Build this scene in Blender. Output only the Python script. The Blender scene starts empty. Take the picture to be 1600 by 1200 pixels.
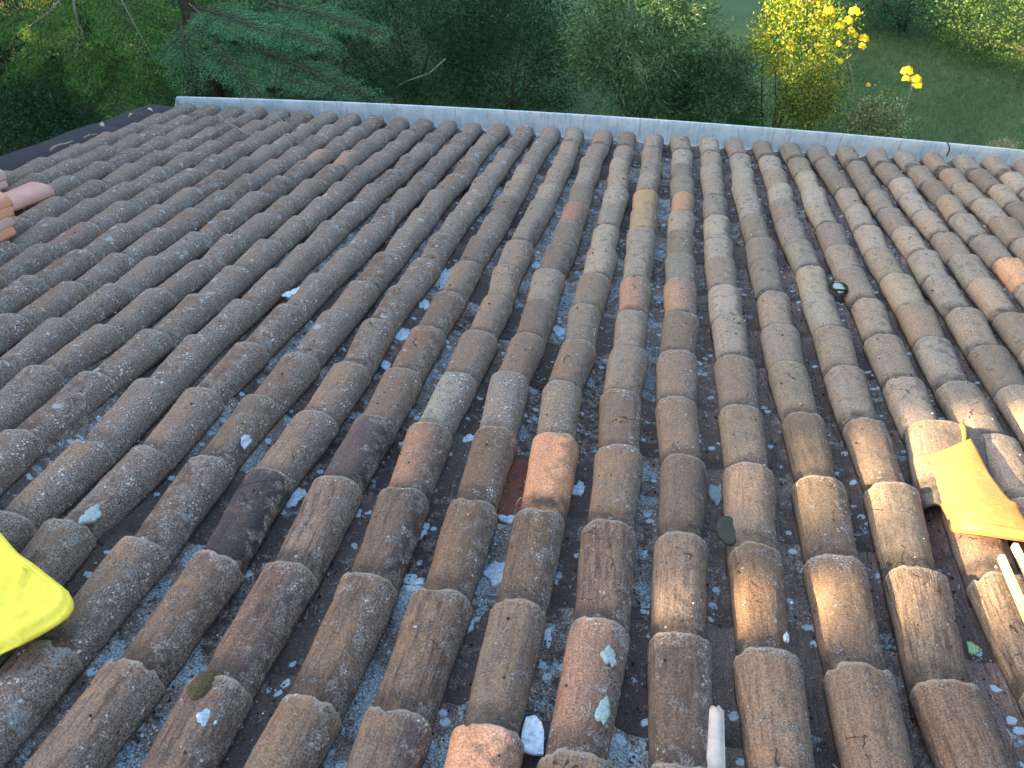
import bpy, math, random
import numpy as np
from math import radians, sin, cos, pi
D = bpy.data; SC = bpy.context.scene; COL = SC.collection
random.seed(7)

# ------------------------------------------------------------------ roof frame
S = 0.22                      # spacing of the tile columns (m)
ALPHA = radians(17.0)         # roof slope
CA, SA = cos(ALPHA), sin(ALPHA)
M = np.array([[1, 0, 0], [0, CA, SA], [0, -SA, CA]])    # roof (across, down the slope, up) -> world
def W(u, v, z=0.0):           # roof units (column spacings) -> world metres
    return M @ (np.array([u, v, z], float) * S)

# ------------------------------------------------------------------ camera
F_PX = 1270.53
CAM_R = np.array([[0.98391401, -0.11048948, 0.14037552],
                  [0.17654517, 0.72146126, -0.66957109],
                  [-0.02729494, 0.683583, 0.72936223]])
CAM_P = np.array([-0.213202, -6.25348508, 3.54585091])
cam = D.objects.new('camera', D.cameras.new('camera')); COL.objects.link(cam)
import mathutils
cam.matrix_world = mathutils.Matrix.Translation(CAM_P.tolist()) @ mathutils.Matrix(CAM_R.tolist()).to_4x4()
cam.data.sensor_width = 36; cam.data.lens = F_PX / 1600 * 36
cam.data.clip_start = 0.05; cam.data.clip_end = 2000
cam.data.dof.use_dof = True; cam.data.dof.focus_distance = 3.2; cam.data.dof.aperture_fstop = 10
SC.camera = cam
def ray(px, py):
    return CAM_R @ np.array([(px - 800) / F_PX, -(py - 600) / F_PX, -1.0])
def roof_at(px, py, z=0.0):   # picture point -> roof units on the plane z
    d = M.T @ ray(px, py); c = M.T @ CAM_P / S
    t = (z - c[2]) / d[2]
    return c[0] + t * d[0], c[1] + t * d[1]
def at(px, py, Y):            # picture point -> world point on the vertical plane y = Y
    d = ray(px, py); t = (Y - CAM_P[1]) / d[1]
    return CAM_P + t * d

# ------------------------------------------------------------------ sky, sun, exposure
SUN_EL, SUN_AZ = radians(21), radians(14)      # low evening sun from the left, a little behind
SUN_DIR = np.array([-cos(SUN_EL) * cos(SUN_AZ), -cos(SUN_EL) * sin(SUN_AZ), sin(SUN_EL)])
w = D.worlds.new('World'); SC.world = w; w.use_nodes = True
nt = w.node_tree
sky = nt.nodes.new('ShaderNodeTexSky'); sky.sky_type = 'NISHITA'; sky.sun_disc = False
sky.sun_elevation = SUN_EL; sky.dust_density = 2.5; sky.ozone_density = 0.7
sky.sun_rotation = math.atan2(SUN_DIR[0], SUN_DIR[1])
bg = nt.nodes['Background']; nt.links.new(sky.outputs[0], bg.inputs[0]); bg.inputs[1].default_value = 0.15
sl = D.lights.new('sun', 'SUN'); sl.energy = 4.2; sl.angle = radians(0.5); sl.color = (1.0, 0.74, 0.42)
so = D.objects.new('sun', sl); COL.objects.link(so)
so.rotation_euler = mathutils.Vector(SUN_DIR.tolist()).to_track_quat('Z', 'Y').to_euler()
so.location = (-10, -3, 8)
SC.view_settings.view_transform = 'Standard'; SC.view_settings.look = 'None'
SC.view_settings.gamma = 1; SC.view_settings.exposure = 2.4
SC.render.engine = 'CYCLES'
SC.cycles.max_bounces = 6; SC.cycles.use_denoising = True

# ------------------------------------------------------------------ helpers
def tag(o, label=None, cat=None, group=None, kind=None):
    if label: o['label'] = label
    if cat: o['category'] = cat
    if group: o['group'] = group
    if kind: o['kind'] = kind
    return o
def empty(name, loc, label, cat, group=None):
    o = D.objects.new(name, None); COL.objects.link(o); o.location = tuple(float(c) for c in loc)
    o.empty_display_size = 0.1
    return tag(o, label, cat, group)
def mesh(name, V, F, mats, parent=None, smooth=True, uv=None, attrs=None, loc=None, world=True, mi=None):
    """V in world coords; the object gets its origin at loc (or its parent's origin)."""
    V = np.asarray(V, float)
    org = np.zeros(3)
    if parent is not None: org = np.array(parent_world(parent))
    elif loc is not None: org = np.array(loc, float)
    me = D.meshes.new(name)
    V2 = (V - org) if world else V
    if isinstance(F, np.ndarray):
        n = F.shape[1]
        me.vertices.add(len(V2)); me.vertices.foreach_set('co', V2.astype(np.float32).ravel())
        me.loops.add(F.size); me.loops.foreach_set('vertex_index', F.astype(np.int32).ravel())
        me.polygons.add(len(F)); me.polygons.foreach_set('loop_start', np.arange(0, F.size, n, dtype=np.int32))
        me.update(calc_edges=True)
    else:
        me.from_pydata([tuple(map(float, a)) for a in V2], [], [tuple(map(int, f)) for f in F]); me.update()
    if uv is not None:
        L = me.uv_layers.new(name='UVMap')
        li = np.empty(len(me.loops), np.int32); me.loops.foreach_get('vertex_index', li)
        L.data.foreach_set('uv', np.asarray(uv, np.float32)[li].ravel())
    for k, a in (attrs or {}).items():
        at_ = me.attributes.new(k, 'FLOAT_COLOR', 'POINT')
        a = np.asarray(a, np.float32)
        if a.ndim == 1: a = np.tile(a, (len(V2), 1))
        at_.data.foreach_set('color', a.ravel())
    if smooth: me.polygons.foreach_set('use_smooth', np.ones(len(me.polygons), bool))
    for m in (mats if isinstance(mats, (list, tuple)) else [mats]): me.materials.append(m)
    if mi is not None: me.polygons.foreach_set('material_index', np.asarray(mi, np.int32))
    o = D.objects.new(name, me); COL.objects.link(o)
    if parent is not None: o.parent = parent
    elif loc is not None: o.location = tuple(org.tolist())
    return o
def parent_world(o):
    p = np.array(o.location)
    while o.parent is not None:
        o = o.parent; p = p + np.array(o.location)
    return p
def hash3(i, j, k, seed):
    n = (i * 374761393 + j * 668265263 + k * 2147483647 + seed * 1274126177) & 0xffffffff
    n = ((n ^ (n >> 13)) * 1274126177) & 0xffffffff
    n = (n ^ (n >> 16)) & 0xffffff
    return n / float(0xffffff)
def vnoise(P, scale, seed=0):            # smooth value noise in -1..1
    Q = np.asarray(P, float) * scale; I = np.floor(Q).astype(np.int64); f = Q - I; f = f * f * (3 - 2 * f)
    r = 0
    for a in (0, 1):
        for b in (0, 1):
            for c in (0, 1):
                h = hash3(I[:, 0] + a, I[:, 1] + b, I[:, 2] + c, seed)
                r = r + h * (f[:, 0] if a else 1 - f[:, 0]) * (f[:, 1] if b else 1 - f[:, 1]) * (f[:, 2] if c else 1 - f[:, 2])
    return r * 2 - 1
def box(x0, x1, y0, y1, z0, z1):
    V = [(x, y, z) for x in (x0, x1) for y in (y0, y1) for z in (z0, z1)]
    F = [(0, 1, 3, 2), (4, 6, 7, 5), (0, 4, 5, 1), (2, 3, 7, 6), (0, 2, 6, 4), (1, 5, 7, 3)]
    return np.array(V, float), np.array(F)
def join(parts):
    V = []; F = []; n = 0
    for v, f in parts:
        V.append(v); F.append(np.asarray(f) + n); n += len(v)
    return np.vstack(V), np.vstack(F)
def tube(pts, rads, n=7):
    pts = np.asarray(pts, float); m = len(pts)
    if np.isscalar(rads): rads = [rads] * m
    T = np.gradient(pts, axis=0); T /= np.linalg.norm(T, axis=1)[:, None] + 1e-9
    ref = np.array([0.31, 0.22, 0.92]); V = []
    for i in range(m):
        a = np.cross(T[i], ref); a /= np.linalg.norm(a) + 1e-9; b = np.cross(T[i], a)
        for k in range(n):
            t = 2 * pi * k / n; V.append(pts[i] + rads[i] * (a * cos(t) + b * sin(t)))
    F = [(i * n + k, i * n + (k + 1) % n, (i + 1) * n + (k + 1) % n, (i + 1) * n + k) for i in range(m - 1) for k in range(n)]
    c0 = len(V); V.append(pts[0]); V.append(pts[-1])
    for k in range(n):
        F.append((c0, (k + 1) % n, k, k)); F.append((c0 + 1, (m - 1) * n + k, (m - 1) * n + (k + 1) % n, (m - 1) * n + (k + 1) % n))
    return np.array(V), F
def fix(F):  # quads with a doubled last index -> triangles
    return [tuple(f[:3]) if f[2] == f[3] else tuple(f) for f in F]

# ------------------------------------------------------------------ material DSL
class G:
    def __init__(s, name):
        s.m = D.materials.new(name); s.m.use_nodes = True; s.t = s.m.node_tree
        s.b = s.t.nodes['Principled BSDF']; s.out = s.t.nodes['Material Output']
    def n(s, typ, **kw):
        nd = s.t.nodes.new(typ)
        for k, v in kw.items(): setattr(nd, k, v)
        return nd
    def inp(s, sock, v):
        if isinstance(v, bpy.types.NodeSocket): s.t.links.new(v, sock)
        elif v is not None:
            try: sock.default_value = v
            except Exception:
                sock.default_value = (v[0], v[1], v[2], 1) if hasattr(v, '__len__') else (v, v, v)
    def math(s, op, a, b=None, c=None, clamp=False):
        nd = s.n('ShaderNodeMath', operation=op, use_clamp=clamp); s.inp(nd.inputs[0], a)
        if b is not None: s.inp(nd.inputs[1], b)
        if c is not None: s.inp(nd.inputs[2], c)
        return nd.outputs[0]
    def ss(s, x, lo, hi):
        nd = s.n('ShaderNodeMapRange', interpolation_type='SMOOTHSTEP'); s.inp(nd.inputs[0], x)
        nd.inputs[1].default_value = lo; nd.inputs[2].default_value = hi
        return nd.outputs[0]
    def mix(s, f, a, b, mode='MIX'):
        nd = s.n('ShaderNodeMix', data_type='RGBA', blend_type=mode); s.inp(nd.inputs[0], f)
        s.inp(nd.inputs[6], a if isinstance(a, bpy.types.NodeSocket) else (*a, 1)); s.inp(nd.inputs[7], b if isinstance(b, bpy.types.NodeSocket) else (*b, 1))
        return nd.outputs[2]
    def noise(s, vec, scale, detail=4, rough=0.55, dist=0):
        nd = s.n('ShaderNodeTexNoise'); s.inp(nd.inputs['Vector'], vec)
        nd.inputs['Scale'].default_value = scale; nd.inputs['Detail'].default_value = detail
        nd.inputs['Roughness'].default_value = rough; nd.inputs['Distortion'].default_value = dist
        return nd.outputs[0]
    def voro(s, vec, scale, feature='F1', out=0, rnd=1):
        nd = s.n('ShaderNodeTexVoronoi', feature=feature); s.inp(nd.inputs['Vector'], vec); nd.inputs['Scale'].default_value = scale
        nd.inputs['Randomness'].default_value = rnd
        return nd.outputs[out]
    def pos(s): return s.n('ShaderNodeNewGeometry').outputs['Position']
    def obj(s): return s.n('ShaderNodeTexCoord').outputs['Object']
    def vmap(s, v, sc=(1, 1, 1), loc=(0, 0, 0)):
        nd = s.n('ShaderNodeMapping'); s.inp(nd.inputs[0], v); nd.inputs['Scale'].default_value = sc; nd.inputs['Location'].default_value = loc
        return nd.outputs[0]
    def attr(s, name):
        return s.n('ShaderNodeAttribute', attribute_name=name)
    def sep(s, v):
        nd = s.n('ShaderNodeSeparateColor'); s.inp(nd.inputs[0], v); return nd.outputs
    def bump(s, h, strength, dist):
        nd = s.n('ShaderNodeBump'); s.inp(nd.inputs['Height'], h); nd.inputs['Strength'].default_value = strength; nd.inputs['Distance'].default_value = dist
        s.t.links.new(nd.outputs[0], s.b.inputs['Normal'])
    def done(s, col, rough=0.9, spec=0.3):
        s.inp(s.b.inputs['Base Color'], col if isinstance(col, bpy.types.NodeSocket) else (*col, 1)); s.inp(s.b.inputs['Roughness'], rough)
        s.b.inputs['Specular IOR Level'].default_value = spec
        return s.m

def tile_material(name, channel=False):
    g = G(name)
    P = g.pos(); A = g.attr('tint'); Q = g.attr('par'); tint = A.outputs['Color']; rnd = A.outputs['Alpha']
    q = g.sep(Q.outputs['Color']); lich, orange, dark = q[0], q[1], q[2]; stripe = Q.outputs['Alpha']
    uvn = g.n('ShaderNodeUVMap'); uvn.uv_map = 'UVMap'
    xyz = g.n('ShaderNodeSeparateXYZ'); g.inp(xyz.inputs[0], uvn.outputs[0]); a, y = xyz.outputs[0], xyz.outputs[1]
    # streak coordinates: arc position stretched along the tile
    cmb = g.n('ShaderNodeCombineXYZ'); g.inp(cmb.inputs[0], a); g.inp(cmb.inputs[1], g.math('MULTIPLY', y, 0.35)); g.inp(cmb.inputs[2], g.math('MULTIPLY', rnd, 37.0))
    sv = cmb.outputs[0]
    n1 = g.noise(P, 9, 4); n2 = g.noise(P, 55, 5, 0.62); n3 = g.noise(P, 210, 4, 0.65); n4 = g.noise(P, 24, 4, 0.6)
    strk = g.noise(sv, 26, 3, 0.6); strk2 = g.noise(sv, 60, 2, 0.5)
    nc_ = g.n('ShaderNodeTexNoise'); g.inp(nc_.inputs['Vector'], P); nc_.inputs['Scale'].default_value = 22; nc_.inputs['Detail'].default_value = 4
    sv_ = g.n('ShaderNodeVectorMath', operation='SCALE'); g.inp(sv_.inputs[0], nc_.outputs[1]); sv_.inputs[3].default_value = 0.05
    ad_ = g.n('ShaderNodeVectorMath', operation='ADD'); g.inp(ad_.inputs[0], P); g.inp(ad_.inputs[1], sv_.outputs[0]); WPc = ad_.outputs[0]
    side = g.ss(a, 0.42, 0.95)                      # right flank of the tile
    left = g.math('SUBTRACT', 1.0, g.ss(a, 0.40, 0.60))
    col = g.mix(g.math('MULTIPLY', g.ss(n1, 0.35, 0.7), 0.55), tint, g.mix(1.0, tint, (1.25, 1.05, 0.9), 'MULTIPLY'))
    col = g.mix(g.math('MULTIPLY', g.ss(n4, 0.5, 0.75), 0.55), col, (0.085, 0.07, 0.062))
    # clay showing through
    if not channel:
        om = g.math('MULTIPLY', orange, g.math('ADD', g.math('MULTIPLY', left, 0.9), g.ss(n4, 0.45, 0.62)), clamp=True)
        col = g.mix(om, col, g.mix(n2, (0.52, 0.24, 0.12), (0.72, 0.38, 0.22)))
    sm = g.math('MULTIPLY', g.ss(strk, 0.45, 0.68), g.math('MULTIPLY', stripe, 0.8))
    col = g.mix(sm, col, (0.07, 0.052, 0.046))
    sm2 = g.math('MULTIPLY', g.ss(strk2, 0.52, 0.75), g.math('MULTIPLY', stripe, 0.5))
    col = g.mix(sm2, col, g.mix(1.0, tint, (1.9, 1.65, 1.6), 'MULTIPLY'))
    if not channel:
        band = g.noise(sv, 9, 2, 0.5)
        col = g.mix(g.math('MULTIPLY', g.ss(band, 0.50, 0.56), g.math('ADD', 0.12, g.math('MULTIPLY', stripe, 0.45))), col, g.mix(1.0, col, (0.62, 0.60, 0.64), 'MULTIPLY'))
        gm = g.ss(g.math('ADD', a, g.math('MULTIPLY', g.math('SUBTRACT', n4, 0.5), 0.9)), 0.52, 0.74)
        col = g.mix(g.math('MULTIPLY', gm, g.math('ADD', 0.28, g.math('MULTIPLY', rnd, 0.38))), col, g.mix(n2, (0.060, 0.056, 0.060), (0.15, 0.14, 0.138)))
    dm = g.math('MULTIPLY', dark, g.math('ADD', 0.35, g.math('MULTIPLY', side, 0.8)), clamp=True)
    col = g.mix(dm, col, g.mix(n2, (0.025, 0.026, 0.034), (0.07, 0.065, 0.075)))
    silt_shade = g.math('MULTIPLY', g.math('SUBTRACT', 1.0, g.ss(y, -0.352, -0.290)), g.math('ADD', 0.50, g.math('MULTIPLY', g.ss(n4, 0.35, 0.65), 0.45)))  # grime plus contact shade painted just below the uphill neighbour's tail
    col = g.mix(silt_shade, col, (0.060, 0.050, 0.043))
    ckd = g.voro(g.vmap(WPc, (1, 1, 1)), 5.5, 'DISTANCE_TO_EDGE')
    ckm = g.math('MULTIPLY', g.math('LESS_THAN', ckd, 0.011), g.math('GREATER_THAN', n1, 0.61))
    col = g.mix(g.math('MULTIPLY', ckm, 0.8), col, (0.02, 0.017, 0.015))
    # grain
    col = g.mix(0.75, col, g.mix(g.ss(n3, 0.3, 0.72), (0.40, 0.40, 0.41), (1.6, 1.57, 1.52)), 'MULTIPLY')
    edge = g.ss(y, -0.016, -0.003)  # bright rim highlight painted along the tail edge
    # grey lichen crust: heavier on the right flank and at the lower rim
    rim = g.ss(y, -0.07, 0.0)
    if channel: bias = g.math('ADD', g.math('MULTIPLY', lich, 0.42), -0.05)
    else:
        bias = g.math('ADD', g.math('MULTIPLY', lich, 0.27), g.math('ADD', g.math('MULTIPLY', side, 0.17), g.math('MULTIPLY', rim, 0.12)))
    patch = g.math('ADD', g.math('ADD', g.math('MULTIPLY', n4, 0.75), g.math('MULTIPLY', n2, 0.38)), g.math('ADD', bias, -0.06))
    cm = g.ss(patch, 0.64, 0.80)
    crust = g.mix(g.ss(n3, 0.35, 0.7), (0.060, 0.048, 0.040), (0.46, 0.395, 0.33))
    col = g.mix(g.math('MULTIPLY', cm, 0.8), col, crust)
    if not channel: col = g.mix(g.math('MULTIPLY', edge, 0.55), col, g.mix(n2, (0.24, 0.20, 0.15), (0.50, 0.45, 0.38)))
    # pale rosettes / crust flakes
    wv = g.n('ShaderNodeVectorMath', operation='ADD'); g.inp(wv.inputs[0], P)
    nn = g.n('ShaderNodeTexNoise'); g.inp(nn.inputs['Vector'], P); nn.inputs['Scale'].default_value = 60
    sc_ = g.n('ShaderNodeVectorMath', operation='SCALE'); g.inp(sc_.inputs[0], nn.outputs[1]); sc_.inputs[3].default_value = 0.012
    g.inp(wv.inputs[1], sc_.outputs[0]); WP = wv.outputs[0]
    v1 = g.voro(WP, 120); v1c = g.sep(g.voro(WP, 120, out=1))[0]
    spk = g.math('MULTIPLY', g.math('LESS_THAN', g.math('ADD', v1, g.math('MULTIPLY', g.math('SUBTRACT', n3, 0.5), 0.5)), 0.42), g.math('GREATER_THAN', g.math('ADD', v1c, g.math('MULTIPLY', cm, 0.16)), 0.86 if not channel else 0.84))
    spk = g.math('MULTIPLY', spk, g.math('MULTIPLY', g.ss(g.noise(P, 15, 3, 0.6), 0.50, 0.62), g.ss(g.math('ADD', patch, g.math('MULTIPLY', n1, 0.2)), 0.70, 0.92)))
    col = g.mix(g.math('MULTIPLY', spk, 0.95), col, (0.72, 0.70, 0.66))
    pit = g.math('MULTIPLY', g.math('LESS_THAN', g.voro(WP, 150), 0.20), g.math('GREATER_THAN', g.sep(g.voro(WP, 150, out=1))[2], 0.80))
    col = g.mix(g.math('MULTIPLY', pit, 0.85), col, (0.015, 0.013, 0.012))
    v2 = g.voro(WP, 34 if channel else 22); v2c = g.sep(g.voro(WP, 34 if channel else 22, out=1))
    pm = g.math('MULTIPLY', g.ss(g.math('SUBTRACT', 0.46, g.math('ADD', v2, g.math('MULTIPLY', g.math('SUBTRACT', n3, 0.5), 0.45))), 0.0, 0.05), g.math('GREATER_THAN', g.math('ADD', v2c[1], g.math('MULTIPLY', lich, 0.14 if channel else 0.08)), 0.97 if channel else 1.035))
    pm = g.math('MULTIPLY', pm, g.ss(n2, 0.33, 0.45))
    pale = g.mix(n3, (0.30, 0.42, 0.48), (0.60, 0.72, 0.78)) if channel else g.mix(n3, (0.24, 0.28, 0.28), (0.42, 0.46, 0.46))
    col = g.mix(g.math('MULTIPLY', pm, 0.85), col, pale)
    if channel:   # broad bluish crusts cracked like dried paint
        bm = g.ss(g.math('ADD', g.math('MULTIPLY', g.noise(P, 10, 3, 0.6), 1.0), g.math('MULTIPLY', g.math('ADD', lich, g.math('MULTIPLY', n2, 0.35)), 0.32)), 0.83, 0.865)
        ck = g.ss(g.voro(WP, 75, 'DISTANCE_TO_EDGE'), 0.03, 0.10)
        col = g.mix(g.math('MULTIPLY', g.math('MULTIPLY', bm, ck), 0.85), col, g.mix(g.ss(n3, 0.3, 0.7), (0.09, 0.14, 0.16), (0.48, 0.61, 0.66)))
    else:
        # blue grey lichen sheets on the right flank
        bm = g.math('MULTIPLY', g.ss(g.noise(P, 11, 3, 0.65), 0.60, 0.68), g.math('MULTIPLY', g.ss(a, 0.5, 0.8), g.ss(lich, 0.2, 0.7)))
        col = g.mix(g.math('MULTIPLY', bm, g.math('MULTIPLY', g.ss(n3, 0.25, 0.5), 0.7)), col, g.mix(n2, (0.20, 0.24, 0.25), (0.36, 0.43, 0.45)))
        # ochre and moss stains
        ym = g.math('MULTIPLY', g.ss(g.noise(P, 6.3, 3, 0.6), 0.66, 0.74), 0.4)
        col = g.mix(ym, col, (0.36, 0.23, 0.10))
        mm = g.math('MULTIPLY', g.ss(g.noise(g.vmap(P, loc=(5, 3, 1)), 17, 3, 0.6), 0.70, 0.76), 0.7)
        col = g.mix(mm, col, (0.10, 0.095, 0.03))
    h = g.math('ADD', g.math('MULTIPLY', n3, 0.45), g.math('ADD', g.math('MULTIPLY', n2, 0.7), g.math('ADD', g.math('MULTIPLY', g.math('MULTIPLY', strk2, stripe), 0.8), g.math('ADD', g.math('MULTIPLY', spk, 0.35), g.math('MULTIPLY', cm, 0.3)))))
    g.bump(h, 0.8, 0.004)
    return g.done(col, 0.88, 0.25)
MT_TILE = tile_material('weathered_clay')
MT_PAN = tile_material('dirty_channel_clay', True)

def simple(name, c1, c2, scale=20, rough=0.8, spec=0.3, bump=0.0, bd=0.003, detail=4):
    g = G(name); n = g.noise(g.obj(), scale, detail, 0.6)
    if bump: g.bump(n, bump, bd)
    return g.done(g.mix(g.ss(n, 0.3, 0.7), c1, c2), rough, spec)
def leaf_mat(name, trans=0.35, rough=0.55):
    g = G(name); A = g.attr('leaf').outputs['Color']
    n = g.noise(g.pos(), 6, 2)
    col = g.mix(0.5, A, g.mix(g.ss(n, 0.3, 0.7), (0.6, 0.6, 0.6), (1.45, 1.4, 1.3)), 'MULTIPLY')
    g.done(col, rough, 0.2)
    tr = g.n('ShaderNodeBsdfTranslucent'); g.inp(tr.inputs[0], g.mix(1.0, col, (1.5, 1.5, 0.7), 'MULTIPLY'))
    mx = g.n('ShaderNodeMixShader'); mx.inputs[0].default_value = trans
    g.t.links.new(g.b.outputs[0], mx.inputs[1]); g.t.links.new(tr.outputs[0], mx.inputs[2]); g.t.links.new(mx.outputs[0], g.out.inputs[0])
    return g.m
M_LEAF = leaf_mat('leaf')
M_BARK = simple('bark', (0.06, 0.045, 0.032), (0.14, 0.11, 0.085), 30, 0.95, 0.1, 0.8, 0.01)
M_PALEBARK = simple('pale_bark', (0.20, 0.17, 0.13), (0.40, 0.36, 0.29), 30, 0.9, 0.2, 0.6, 0.01)
M_CLAY_NEW = simple('new_terracotta', (0.60, 0.25, 0.14), (0.72, 0.36, 0.22), 14, 0.8, 0.3, 0.2)
M_CLAY_PINK = simple('pink_terracotta', (0.50, 0.27, 0.22), (0.60, 0.34, 0.28), 9, 0.75, 0.3, 0.15)
M_CLAY_PALE = simple('pale_terracotta', (0.48, 0.31, 0.26), (0.58, 0.42, 0.37), 14, 0.8, 0.3, 0.2)
M_STONE = simple('wall_render', (0.42, 0.38, 0.31), (0.5, 0.46, 0.39), 8, 0.95, 0.1, 0.3, 0.01)
M_DECK = simple('roof_boarding', (0.03, 0.025, 0.02), (0.05, 0.04, 0.032), 12, 0.95, 0.1)
M_LICHEN = simple('pale_blue_lichen', (0.26, 0.36, 0.42), (0.58, 0.68, 0.74), 75, 0.95, 0.1, 0.8, 0.003)
M_LICHEN2 = simple('grey_green_lichen', (0.22, 0.32, 0.33), (0.40, 0.50, 0.47), 160, 0.95, 0.1, 0.8, 0.003)
M_GREEN = simple('bright_green_lichen', (0.22, 0.42, 0.16), (0.46, 0.62, 0.36), 190, 0.95, 0.1, 0.8, 0.003)
M_MOSS = simple('brown_moss', (0.055, 0.05, 0.025), (0.14, 0.12, 0.065), 260, 0.95, 0.1, 1.0, 0.004)
M_TWIG = simple('twig', (0.16, 0.13, 0.10), (0.42, 0.38, 0.32), 60, 0.9, 0.2)
def gutter_mat():
    g = G('galvanised_metal'); P = g.obj(); n = g.noise(P, 7, 4, 0.6); n2 = g.noise(g.vmap(P, (22, 2, 3)), 1.6, 5, 0.75); n3 = g.noise(P, 60, 4, 0.7)
    col = g.mix(g.ss(n, 0.3, 0.7), (0.50, 0.64, 0.68), (0.72, 0.80, 0.81))
    col = g.mix(g.math('MULTIPLY', g.ss(n2, 0.50, 0.75), 0.65), col, (0.17, 0.20, 0.18))
    col = g.mix(g.math('MULTIPLY', g.ss(n3, 0.58, 0.72), 0.45), col, (0.12, 0.11, 0.09))
    g.bump(n2, 0.15, 0.004); g.b.inputs['Metallic'].default_value = 0.15
    return g.done(col, 0.55, 0.4)
M_GUTTER = gutter_mat()
M_BLACK = simple('black_metal', (0.01, 0.01, 0.011), (0.02, 0.02, 0.022), 30, 0.5, 0.4)
def bitumen():
    g = G('bitumen_felt'); P = g.obj(); n = g.noise(P, 300, 3, 0.6); n1 = g.noise(P, 5, 4, 0.6)
    col = g.mix(n, (0.012, 0.013, 0.017), (0.045, 0.046, 0.055)); col = g.mix(g.math('MULTIPLY', g.ss(n1, 0.5, 0.7), 0.5), col, (0.07, 0.065, 0.06))
    g.bump(n, 0.5, 0.002); return g.done(col, 0.85, 0.3)
M_FELT = bitumen()
def fabric(name, c, rough, trans=0.0, sub=0.0):
    g = G(name); n = g.noise(g.obj(), 18, 3, 0.6); n2 = g.noise(g.obj(), 500, 2)
    col = g.mix(g.ss(n, 0.3, 0.75), c, tuple(min(1, x * 1.12 + 0.01) for x in c)); n4 = g.noise(g.vmap(g.obj(), (1, 2.6, 1)), 16, 3, 0.5, 1.2); st = g.noise(g.obj(), 55, 4, 0.7)
    col = g.mix(g.math('MULTIPLY', g.ss(st, 0.62, 0.76), 0.12), col, tuple(x * .45 for x in c))
    g.bump(g.math('ADD', n4, g.math('MULTIPLY', n2, 0.03)), 0.5, 0.010); g.done(col, rough, 0.4)
    if trans:
        tr = g.n('ShaderNodeBsdfTranslucent'); g.inp(tr.inputs[0], col)
        mx = g.n('ShaderNodeMixShader'); mx.inputs[0].default_value = trans
        g.t.links.new(g.b.outputs[0], mx.inputs[1]); g.t.links.new(tr.outputs[0], mx.inputs[2]); g.t.links.new(mx.outputs[0], g.out.inputs[0])
    return g.m
M_YELLOW = fabric('yellow_fabric', (0.95, 0.76, 0.07), 0.7)
M_ORANGE = fabric('orange_plastic', (0.95, 0.46, 0.11), 0.45, 0.25)
M_LATH = simple('cream_wood', (0.80, 0.62, 0.30), (0.86, 0.70, 0.40), 25, 0.7, 0.3)
M_SHARD = simple('pale_shard', (0.42, 0.37, 0.31), (0.56, 0.50, 0.43), 30, 0.8, 0.3)

def ground_mat():
    g = G('grass_ground'); P = g.pos(); n = g.noise(P, 0.7, 5, 0.6); n2 = g.noise(P, 14, 5, 0.7); n3 = g.noise(P, 90, 3, 0.7)
    col = g.mix(g.ss(n, 0.35, 0.65), (0.08, 0.15, 0.07), (0.13, 0.20, 0.085))
    col = g.mix(g.math('MULTIPLY', g.ss(n2, 0.52, 0.7), 0.55), col, (0.075, 0.07, 0.035))
    col = g.mix(0.5, col, g.mix(n3, (0.3, 0.3, 0.3), (1.7, 1.7, 1.6)), 'MULTIPLY')
    g.bump(n3, 0.7, 0.04); return g.done(col, 0.95, 0.1)
M_GROUND = ground_mat()

# ------------------------------------------------------------------ ground
GZ = -3.0
xs = np.concatenate([np.linspace(-400, -30, 8), np.linspace(-25, 25, 60), np.linspace(30, 400, 8)])
XX, YY = np.meshgrid(xs, xs + 5); n_ = len(xs)
P_ = np.stack([XX.ravel(), YY.ravel(), np.zeros(n_ * n_)], 1)
P_[:, 2] = GZ + 0.06 * vnoise(P_, 0.4, 3) * (np.hypot(P_[:, 0], P_[:, 1]) < 60)
F_ = np.array([(j * n_ + i, j * n_ + i + 1, (j + 1) * n_ + i + 1, (j + 1) * n_ + i) for j in range(n_ - 1) for i in range(n_ - 1)])
tag(mesh('ground', P_, F_, M_GROUND), kind='structure')

# ------------------------------------------------------------------ house
R_TOP, U0, U1 = -34.0, -21.3, 16.5
house = empty('house', W(-2, -16, -8), 'low pale house carrying the old clay tiled roof', 'house')
def roofbox(u0, u1, v0, v1, z0, z1):
    V, F = box(u0, u1, v0, v1, z0, z1); return np.array([W(*p) for p in V]), F
V, F = roofbox(U0 - .4, U1, R_TOP, -0.05, -0.95, -0.78)
mesh('roof_deck', V, F, M_DECK, house, smooth=False)
a_, b_ = W(U0 + 1.0, R_TOP)[0], W(U1 - 1.0, 0)[0]
yb, yf = W(0, R_TOP + 1)[1], -0.45
walls = [box(a_, b_, yf - 0.25, yf, GZ - 0.2, -0.14), box(a_, b_, yb, yb + 0.25, GZ - 0.2, 1.9)]
V, F = join(walls); mesh('wall', V, F, M_STONE, house, smooth=False)
for xw in (a_, b_ - 0.25):   # gable side walls follow the slope
    y0, y1 = yb + 0.25, yf - 0.25
    zt = lambda y: -y * math.tan(ALPHA) - 0.24
    V = np.array([(x, y, z) for x in (xw, xw + 0.25) for (y, z) in ((y0, GZ - 0.2), (y1, GZ - 0.2), (y1, zt(y1)), (y0, zt(y0)))])
    F = [(0, 1, 2, 3), (4, 7, 6, 5), (0, 4, 5, 1), (1, 5, 6, 2), (2, 6, 7, 3), (3, 7, 4, 0)]
    mesh('wall', V, F, M_STONE, house, smooth=False)
V, F = box(W(U0, 0)[0], W(U1, 0)[0], -0.012, 0.010, -0.32, -0.135)
mesh('fascia_board', V, F, M_STONE, house, smooth=False)

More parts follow.
